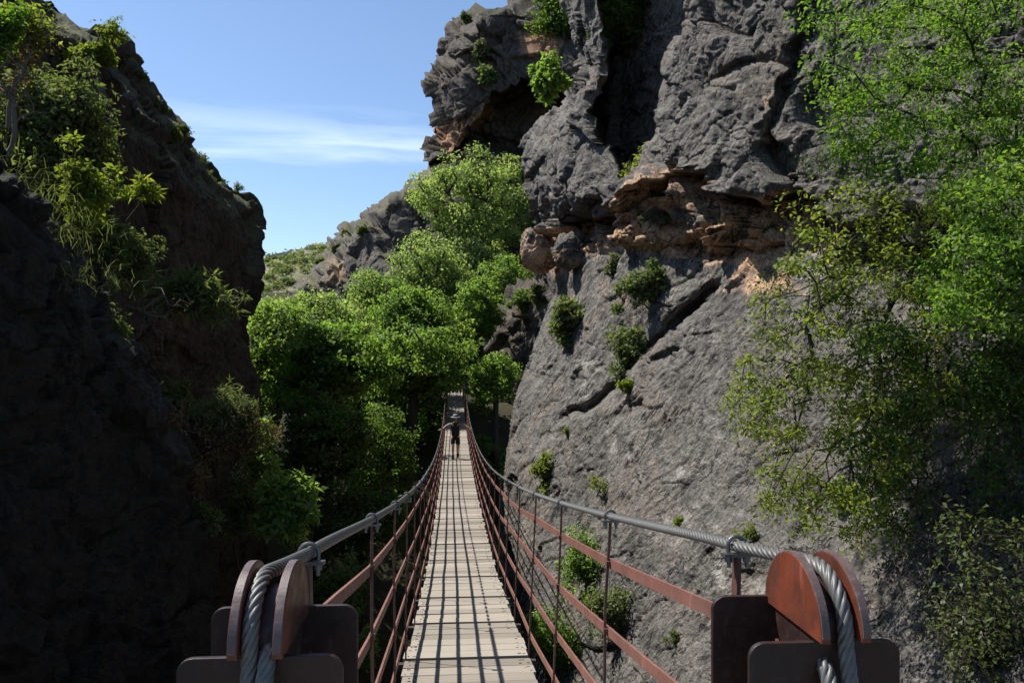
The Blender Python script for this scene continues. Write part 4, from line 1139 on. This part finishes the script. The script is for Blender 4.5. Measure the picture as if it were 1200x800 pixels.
# hangers with their cable clamps
def clamp_mesh():
    mb = MB()
    a = np.linspace(0, math.pi, 14)
    pts = [(-.027, 0, -.062), (-.027, 0, -.03)] + [(-.027 * math.cos(t), 0, .027 * math.sin(t)) for t in a] + [(.027, 0, -.03), (.027, 0, -.062)]
    mb.tube(pts, .0062, 8)
    mb.box((0, 0, -.026), (.044, 0, 0), (0, .022, 0), (0, 0, .005))
    for x in (-.027, .027):
        mb.tube([(x, 0, -.031), (x, 0, -.046)], .0115, 6)
    return mb
cm = clamp_mesh().build('clamp', M['steel'])
clampme = cm.data; bpy.data.objects.remove(cm)
for side, lf in ((1, _lr), (-1, _ll)):
    for k, d in enumerate(DS):
        mb = MB()
        top = side_point(d, side, 1.0, lf) - zv * .024
        foot = side_point(d, side, 0.0, lf) - zv * .05
        if k == 0:
            mb.box((top + foot) / 2, xv * .006, yv * .022, (top - foot) / 2)
        else:
            w = np.random.default_rng(k * 2 + side).normal(size=3) * .004
            mb.tube([foot, foot * .7 + top * .3 + w, foot * .3 + top * .7 - w, top], .0078, 8)
        for h in HF:                                                     # bolt lugs where the rails cross
            p = side_point(d, side, h, lf)
            mb.box(p, xv * .012, yv * .014, zv * .014)
        h_ = mb.build('hanger', M['hanger'], bridge, bo)
        c = bpy.data.objects.new('clamp', clampme); COL.objects.link(c); c.parent = h_
        c.location = Vector(side_point(d, side, 1.0, lf) - bo)
        sl = math.atan((float(zcable(d + .05)) - float(zcable(d - .05))) / .1)
        c.rotation_euler = (sl, 0, TH)

# ------------------------------------------------------------------ cable posts
def rounded_plate(w, ztop, zbot, r, cut=None):
    pts = [(-w, zbot), (w, zbot)]
    for a in np.linspace(0, math.pi / 2, 7): pts.append((w - r + r * math.cos(a), ztop - r + r * math.sin(a)))
    if cut: pts += [(cut[1], ztop), (cut[1], ztop - cut[2]), (cut[0], ztop - cut[2]), (cut[0], ztop)]
    for a in np.linspace(math.pi / 2, math.pi, 7): pts.append((-w + r + r * math.cos(a), ztop - r + r * math.sin(a)))
    return pts
def extrude(pts, place, th, name, mat, parent, origin, bev=.003):
    bm = bmesh.new()
    v = [bm.verts.new(Vector(place(a, b, -th / 2) - origin)) for a, b in pts]
    f = bm.faces.new(v)
    g = bmesh.ops.extrude_face_region(bm, geom=[f])
    dv = Vector(place(0, 0, th / 2) - place(0, 0, -th / 2))
    bmesh.ops.translate(bm, verts=[e for e in g['geom'] if isinstance(e, bmesh.types.BMVert)], vec=dv)
    bmesh.ops.recalc_face_normals(bm, faces=bm.faces)
    if bev: bmesh.ops.bevel(bm, geom=[e for e in bm.edges if e.calc_face_angle(0) > .9], offset=bev, segments=2, affect='EDGES', profile=.6)
    return bm_obj(name, bm, mat, parent)
def cable_post(lc, dc, label, flip=1, discoff=0.0, plateoff=0.0):
    o0 = B(dc, lc, -2.3)
    e = empty('cable_post', o0, label, 'post')
    zt = SZ - .012
    extrude(rounded_plate(.178, zt, -2.3, .035), lambda a, b, c: B(dc - .105 * flip + c, lc + plateoff + a, b), .016, 'front_plate', M['dark_red'], e, o0)
    extrude(rounded_plate(.180, zt + .03, -2.3, .035), lambda a, b, c: B(dc + .15 * flip + c, lc + plateoff + a, b), .016, 'back_plate', M['dark_red'], e, o0)
    for s in (-1, 1):
        pts = [(.162 * math.cos(a), .162 * math.sin(a)) for a in np.linspace(0, math.pi, 49)]
        dk = extrude(pts, lambda a, b, c, s=s: B(dc + a, lc + discoff + s * .047 + c, SZ + b), .022, 'saddle_disc', M['red_paint'], e, o0, .002)
        # worn rim band on the edge of the disc
        mb = MB(); V = []; Fq = []
        an = np.linspace(R(4), R(176), 49)
        for a in an:
            for rr, cc in ((.1625, -.0095), (.1625, .0095), (.1655, .0085), (.1655, -.0085)):
                V.append(B(dc + rr * math.cos(a), lc + discoff + s * .047 + cc, SZ + rr * math.sin(a)))
        for i in range(len(an) - 1):
            for j in range(4): Fq.append([i * 4 + j, i * 4 + (j + 1) % 4, i * 4 + 4 + (j + 1) % 4, i * 4 + 4 + j])
        Fq += [[0, 1, 2, 3], [len(V) - 1, len(V) - 2, len(V) - 3, len(V) - 4]]
        mb.add(V, Fq); mb.build('rim', M['rim'], dk, o0, smooth=False)
    mb = MB(); mb.tube([B(dc, lc + discoff - .05, SZ), B(dc, lc + discoff + .05, SZ)], .112, 40)
    mb.build('saddle_hub', M['dark_red'], e, o0, smooth=False)
    for s in (-1, 1):
        tri = [(.02, SZ - .05), (.02, SZ - .11), (-.085, SZ - .11)]
        extrude([(a, b) for a, b in tri], lambda a, b, c, s=s: B(dc + a * flip, lc + discoff + s * .085 + c, b), .008, 'gusset', M['red_paint'], e, o0, 0)
    mb = MB(); mb.box(B(dc + .02 * flip, lc + plateoff, -2.29), xv * .24, yv * .26, zv * .012); mb.build('base_plate', M['dark_red'], e, o0)
    return e
cable_post(-.42, SD, 'dark cable post on the shaded bank side, two thin discs flanking the rope')
cable_post(.87, SD, 'sunlit rust red cable post on the grey wall side, with a bright orange disc face', 1, 0.005, -.02)
cable_post(-.52, 62.2, 'small distant cable post at the tree end, on the leafy side', -1)
cable_post(.80, 62.2, 'small distant cable post at the tree end, on the reddish soil side', -1)

def abutment(name, d0, d1, label, l0=-1.0, l1=1.5, zt=-2.305):
    o0 = B((d0 + d1) / 2, .2, -2.3)
    bm = bmesh.new()
    vs = []
    for (d, l) in ((d0, l0), (d1, l0), (d1, l1), (d0, l1)):
        vs.append(bm.verts.new(Vector(B(d, l, zt) - o0)))
    f = bm.faces.new(vs); g = bmesh.ops.extrude_face_region(bm, geom=[f])
    bmesh.ops.translate(bm, verts=[e for e in g['geom'] if isinstance(e, bmesh.types.BMVert)], vec=(0, 0, -11))
    bmesh.ops.bevel(bm, geom=list(bm.edges), offset=.04, segments=2, affect='EDGES')
    o = bm_obj(name, bm, M['concrete']); o.location = Vector(o0)
    tag(o, label, 'abutment')
abutment('abutment', -3.5, 1.15, 'old concrete abutment the near bridge end stands on', zt=-1.86)
abutment('abutment', 62.75, 66.5, 'old concrete abutment under the tree end of the bridge')
# steel feet that carry the near posts beside the deck
for l, lab in ((-.42, 'steel footing under the dark cable post'), (.85, 'steel footing under the sunlit cable post')):
    mb = MB(); mb.box(B(1.95, l, -2.62), xv * .24, yv * .85, zv * .30)
    tag(mb.build('post_footing', M['concrete']), lab.replace('steel', 'concrete'), 'footing')

# ------------------------------------------------------------------ the hiker
def skin_body(name, V, E, rad, mat, parent, sub=2, root=0):
    me = bpy.data.meshes.new(name); me.from_pydata(V, E, [])
    o = bpy.data.objects.new(name, me); COL.objects.link(o)
    sk = o.modifiers.new('s', 'SKIN'); sk.use_smooth_shade = True
    for i, r_ in enumerate(rad):
        me.skin_vertices[0].data[i].radius = (r_ if isinstance(r_, tuple) else (r_, r_))
    me.skin_vertices[0].data[root].use_root = True
    sb = o.modifiers.new('u', 'SUBSURF'); sb.levels = sub; sb.render_levels = sub
    dg = bpy.context.evaluated_depsgraph_get()
    m2 = bpy.data.meshes.new_from_object(o.evaluated_get(dg))
    bpy.data.objects.remove(o)
    m2.name = name
    o = bpy.data.objects.new(name, m2); COL.objects.link(o); m2.materials.clear(); m2.materials.append(mat); o.parent = parent
    for p in m2.polygons: p.use_smooth = True
    return o

def hiker():
    d = 32.3
    zd = zdeck(d) + .0
    base = B(d, .075, zd)
    e = empty('person', base, 'hiker in a pale brimmed hat and dark clothes walking with both hands on the cables', 'person')
    e.rotation_euler = (0, 0, TH)       # local -y looks back along the bridge to the camera
    skin = simple_mat('skin', (.42, .23, .16), .6, 0, .1, 12, .1, .002)
    shirt = simple_mat('dark_shirt', (.022, .021, .022), .9, 0, .3, 14, .3, .01)
    sleeve = simple_mat('grey_sleeve', (.20, .20, .21), .9, 0, .2, 14, .3, .01)
    shortm = simple_mat('dark_shorts', (.016, .015, .015), .9, 0, .3, 14, .3, .01)
    boot = simple_mat('dark_boot', (.02, .016, .014), .7, 0, .3, 20, .3, .005)
    hatm = simple_mat('pale_grey_hat', (.20, .215, .24), .85, 0, .15, 16, .2, .004)
    band = simple_mat('hat_band', (.03, .03, .035), .8, 0, .1, 16, .2, .004)
    dark = simple_mat('eye', (.02, .015, .012), .4, 0, .1, 16, .1, .001)
    # skeleton: x across, -y towards the camera; left foot (viewer's right) lifted behind
    V = [(0, 0, .93), (0, .0, 1.10), (0, .01, 1.28), (0, .01, 1.43), (0, -.01, 1.51), (0, -.03, 1.58), (0, -.035, 1.66), (0, -.03, 1.74),
         (-.10, 0, .88), (-.10, -.12, .50), (-.095, -.10, .12), (-.095, -.12, .05), (-.10, -.26, .03),
         (.10, 0, .88), (.10, -.02, .50), (.10, .22, .20), (.10, .27, .13), (.10, .20, .04),
         (-.17, .01, 1.40), (-.36, -.03, 1.34), (-.50, -.08, 1.24), (-.55, -.10, 1.215),
         (.17, .01, 1.40), (.37, -.03, 1.36), (.52, -.09, 1.28), (.57, -.11, 1.25)]
    E = [(0, 1), (1, 2), (2, 3), (3, 4), (4, 5), (5, 6), (6, 7), (0, 8), (8, 9), (9, 10), (10, 11), (11, 12), (0, 13), (13, 14), (14, 15), (15, 16), (16, 17),
         (3, 18), (18, 19), (19, 20), (20, 21), (3, 22), (22, 23), (23, 24), (24, 25)]
    rad = [(.15, .11), (.145, .10), (.165, .11), (.12, .085), .052, .075, (.08, .095), .06, .09, .062, .04, .042, .03, .09, .062, .04, .042, .03,
           .06, .045, .034, .03, .06, .045, .034, .03]
    skin_body('body', V, E, rad, skin, e)
    # shirt over the torso and upper arms
    Vs = [(0, 0, .84), (0, 0, 1.10), (0, .01, 1.28), (0, .01, 1.42), (0, .005, 1.47)]
    Vs += [(-.19, .005, 1.405), (.19, .005, 1.405)]
    skin_body('shirt', Vs, [(0, 1), (1, 2), (2, 3), (3, 4), (3, 5), (3, 6)], [(.19, .145), (.178, .132), (.20, .135), (.165, .12), (.08, .07), .095, .095], shirt, e)
    for s, a, b in ((-1, (-.15, .01, 1.41), (-.42, -.05, 1.30)), (1, (.15, .01, 1.41), (.43, -.05, 1.33))):
        m = tuple((p + q) / 2 for p, q in zip(a, b))
        skin_body('sleeve', [a, m, b], [(0, 1), (1, 2)], [.10, .085, .068], sleeve, e)
    Vh = [(0, 0, .98), (0, 0, .88), (-.10, -.01, .85), (-.10, -.08, .58), (.10, 0, .85), (.10, -.02, .56)]
    skin_body('shorts', Vh, [(0, 1), (1, 2), (2, 3), (1, 4), (4, 5)], [(.18, .135), (.17, .13), .115, .098, .115, .098], shortm, e)
    for s, pts in ((-1, [(-.095, -.09, .20), (-.095, -.11, .06), (-.10, -.20, .045), (-.10, -.28, .035)]), (1, [(.10, .20, .24), (.10, .27, .14), (.10, .22, .06), (.10, .18, .01)])):
        skin_body('boot', pts, [(0, 1), (1, 2), (2, 3)], [.056, .062, .052, .04], boot, e, 1)
    # hands: palm, four fingers and a thumb wrapped on the cable
    for s, w in ((-1, (-.55, -.10, 1.215)), (1, (.57, -.11, 1.25))):
        w = np.array(w)
        V, E, rr = [tuple(w), tuple(w + (s * .05, -.01, -.01)), tuple(w + (s * .085, -.015, -.018))], [(0, 1), (1, 2)], [.028, .036, .034]
        for i, L in enumerate((.055, .066, .062, .048)):
            y = -.035 + .02 * i; n0 = len(V)
            b = w + (s * .085, y - .005, -.018)
            V += [tuple(b + (s * .02, 0, -.004)), tuple(b + (s * .02 + s * L * .45, 0, -.018)), tuple(b + (s * L * .7, 0, -.045))]
            E += [(2, n0), (n0, n0 + 1), (n0 + 1, n0 + 2)]; rr += [.010, .0095, .008]
        n0 = len(V)
        V += [tuple(w + (s * .035, -.04, -.02)), tuple(w + (s * .06, -.06, -.045))]; E += [(1, n0), (n0, n0 + 1)]; rr += [.012, .009]
        skin_body('hand', V, E, rr, skin, e, 1)
    # face
    mb = MB(); mb.tube([(0, -.118, 1.655), (0, -.14, 1.622), (0, -.118, 1.612)], [.008, .016, .010], 8); mb.build('nose', skin, e, smooth=True)
    for s in (-1, 1):
        mb = MB(); mb.tube([(s * .032, -.112, 1.66), (s * .032, -.120, 1.66)], .011, 10); mb.build('eye', dark, e)
        mb = MB(); mb.tube([(s * .080, -.03, 1.62), (s * .088, -.025, 1.645), (s * .082, -.03, 1.67)], [.010, .018, .011], 8); mb.build('ear', skin, e, smooth=True)
    mb = MB(); mb.tube([(-.026, -.108, 1.578), (0, -.118, 1.576), (.026, -.108, 1.578)], .006, 6); mb.build('mouth', dark, e)
    # hat: crown, brim, band
    def lathe(prof, c, mat, name, par, k=28):
        mb = MB(); V = []; Fq = []
        for i, (r_, z) in enumerate(prof):
            for j in range(k):
                a = 2 * math.pi * j / k
                V.append((c[0] + r_ * math.cos(a), c[1] + r_ * math.sin(a) * 1.12, c[2] + z + .02 * (abs(math.cos(a)) * r_ / .19) ** 2))
        for i in range(len(prof) - 1):
            for j in range(k): Fq.append([i * k + j, i * k + (j + 1) % k, (i + 1) * k + (j + 1) % k, (i + 1) * k + j])
        mb.add(V, Fq); return mb.build(name, mat, par, smooth=True)
    hat = lathe([(.195, -.012), (.19, -.004), (.10, .012), (.098, .07), (.088, .10), (.05, .115), (.002, .117)], (0, -.03, 1.70), hatm, 'hat', e)
    lathe([(.101, .012), (.103, .02), (.102, .045), (.1, .048)], (0, -.03, 1.70), band, 'hat_band', hat)
hiker()

# ------------------------------------------------------------------ sky, sun, camera
to_sun = xv * -.57 + yv * .30 + zv
to_sun = Vector(to_sun / np.linalg.norm(to_sun))
el = math.asin(to_sun.z)
sun = bpy.data.lights.new('sun', 'SUN'); sun.energy = 4.6; sun.angle = R(.55); sun.color = (1.0, .955, .88)
so = bpy.data.objects.new('sun', sun); COL.objects.link(so); so.rotation_euler = to_sun.to_track_quat('Z', 'Y').to_euler(); so.location = (-10, 5, 30)

w = bpy.data.worlds.new('World'); S.world = w; w.use_nodes = True
nt = w.node_tree; nt.nodes.clear()
out = nt.nodes.new('ShaderNodeOutputWorld'); bg = nt.nodes.new('ShaderNodeBackground'); bg.inputs[1].default_value = .098
sky = nt.nodes.new('ShaderNodeTexSky'); sky.sky_type = 'NISHITA'; sky.sun_disc = False
sky.sun_elevation = el; sky.sun_rotation = math.atan2(to_sun.x, to_sun.y); sky.altitude = 900; sky.air_density = 1.0; sky.dust_density = .75; sky.ozone_density = 3.2
tc = nt.nodes.new('ShaderNodeTexCoord'); sep = nt.nodes.new('ShaderNodeSeparateXYZ'); nt.links.new(tc.outputs['Generated'], sep.inputs[0])
def wm(op, a, b=0.0, clamp=False):
    nd = nt.nodes.new('ShaderNodeMath'); nd.operation = op; nd.use_clamp = clamp
    for k, v in ((0, a), (1, b)):
        if isinstance(v, bpy.types.NodeSocket): nt.links.new(v, nd.inputs[k])
        else: nd.inputs[k].default_value = v
    return nd.outputs[0]
def wramp(f, *st):
    nd = nt.nodes.new('ShaderNodeValToRGB'); nt.links.new(f, nd.inputs[0]); e = nd.color_ramp.elements
    while len(e) < len(st): e.new(.5)
    for q, (p, c) in zip(e, st): q.position = p; q.color = (c, c, c, 1)
    return nd.outputs[0]
# thin cirrus streaks lying along the sky ahead
az = wm('ARCTAN2', sep.outputs[0], sep.outputs[1]); elv = wm('ARCSINE', sep.outputs[2])
cmb = nt.nodes.new('ShaderNodeCombineXYZ'); nt.links.new(wm('MULTIPLY', az, 3.2), cmb.inputs[0]); nt.links.new(wm('MULTIPLY', elv, 26.0), cmb.inputs[1])
nz = nt.nodes.new('ShaderNodeTexNoise'); nt.links.new(cmb.outputs[0], nz.inputs['Vector']); nz.inputs['Scale'].default_value = 1.0; nz.inputs['Detail'].default_value = 7; nz.inputs['Roughness'].default_value = .55; nz.inputs['Distortion'].default_value = .5
elw = wm('ADD', elv, wm('MULTIPLY', wm('SUBTRACT', nz.outputs[0], .5), .09))
band = wramp(elw, (0.0, 0.0), (.232, 0.0), (.258, 1.0), (.266, 1.0), (.288, 0.0))
side = wramp(wm('ADD', wm('MULTIPLY', az, 1.0), .8), (.30, 0.0), (.42, 1.0), (.66, 1.0), (.85, .2))
cl = wm('MULTIPLY', wm('MULTIPLY', band, side), wramp(nz.outputs[0], (.30, .05), (.68, .46)))
mx = nt.nodes.new('ShaderNodeMix'); mx.data_type = 'RGBA'
nt.links.new(cl, mx.inputs[0]); nt.links.new(sky.outputs[0], mx.inputs[6]); mx.inputs[7].default_value = (7.6, 8.6, 10.2, 1)
nt.links.new(mx.outputs[2], bg.inputs[0]); nt.links.new(bg.outputs[0], out.inputs[0])

cam = bpy.data.cameras.new('camera'); cam.lens = 28.0; cam.sensor_width = 36.0; cam.shift_y = 18.0 / 1200; cam.clip_end = 6000; cam.clip_start = .05
co = bpy.data.objects.new('camera', cam); COL.objects.link(co); co.location = (0, 0, 0); co.rotation_euler = (R(90), 0, 0)
S.camera = co
S.view_settings.view_transform = 'Standard'; S.view_settings.look = 'None'; S.view_settings.exposure = 0.82; S.view_settings.gamma = 1.0
S.cycles.max_bounces = 8; S.cycles.diffuse_bounces = 4; S.cycles.transmission_bounces = 6; S.cycles.transparent_max_bounces = 4
S.cycles.use_denoising = True
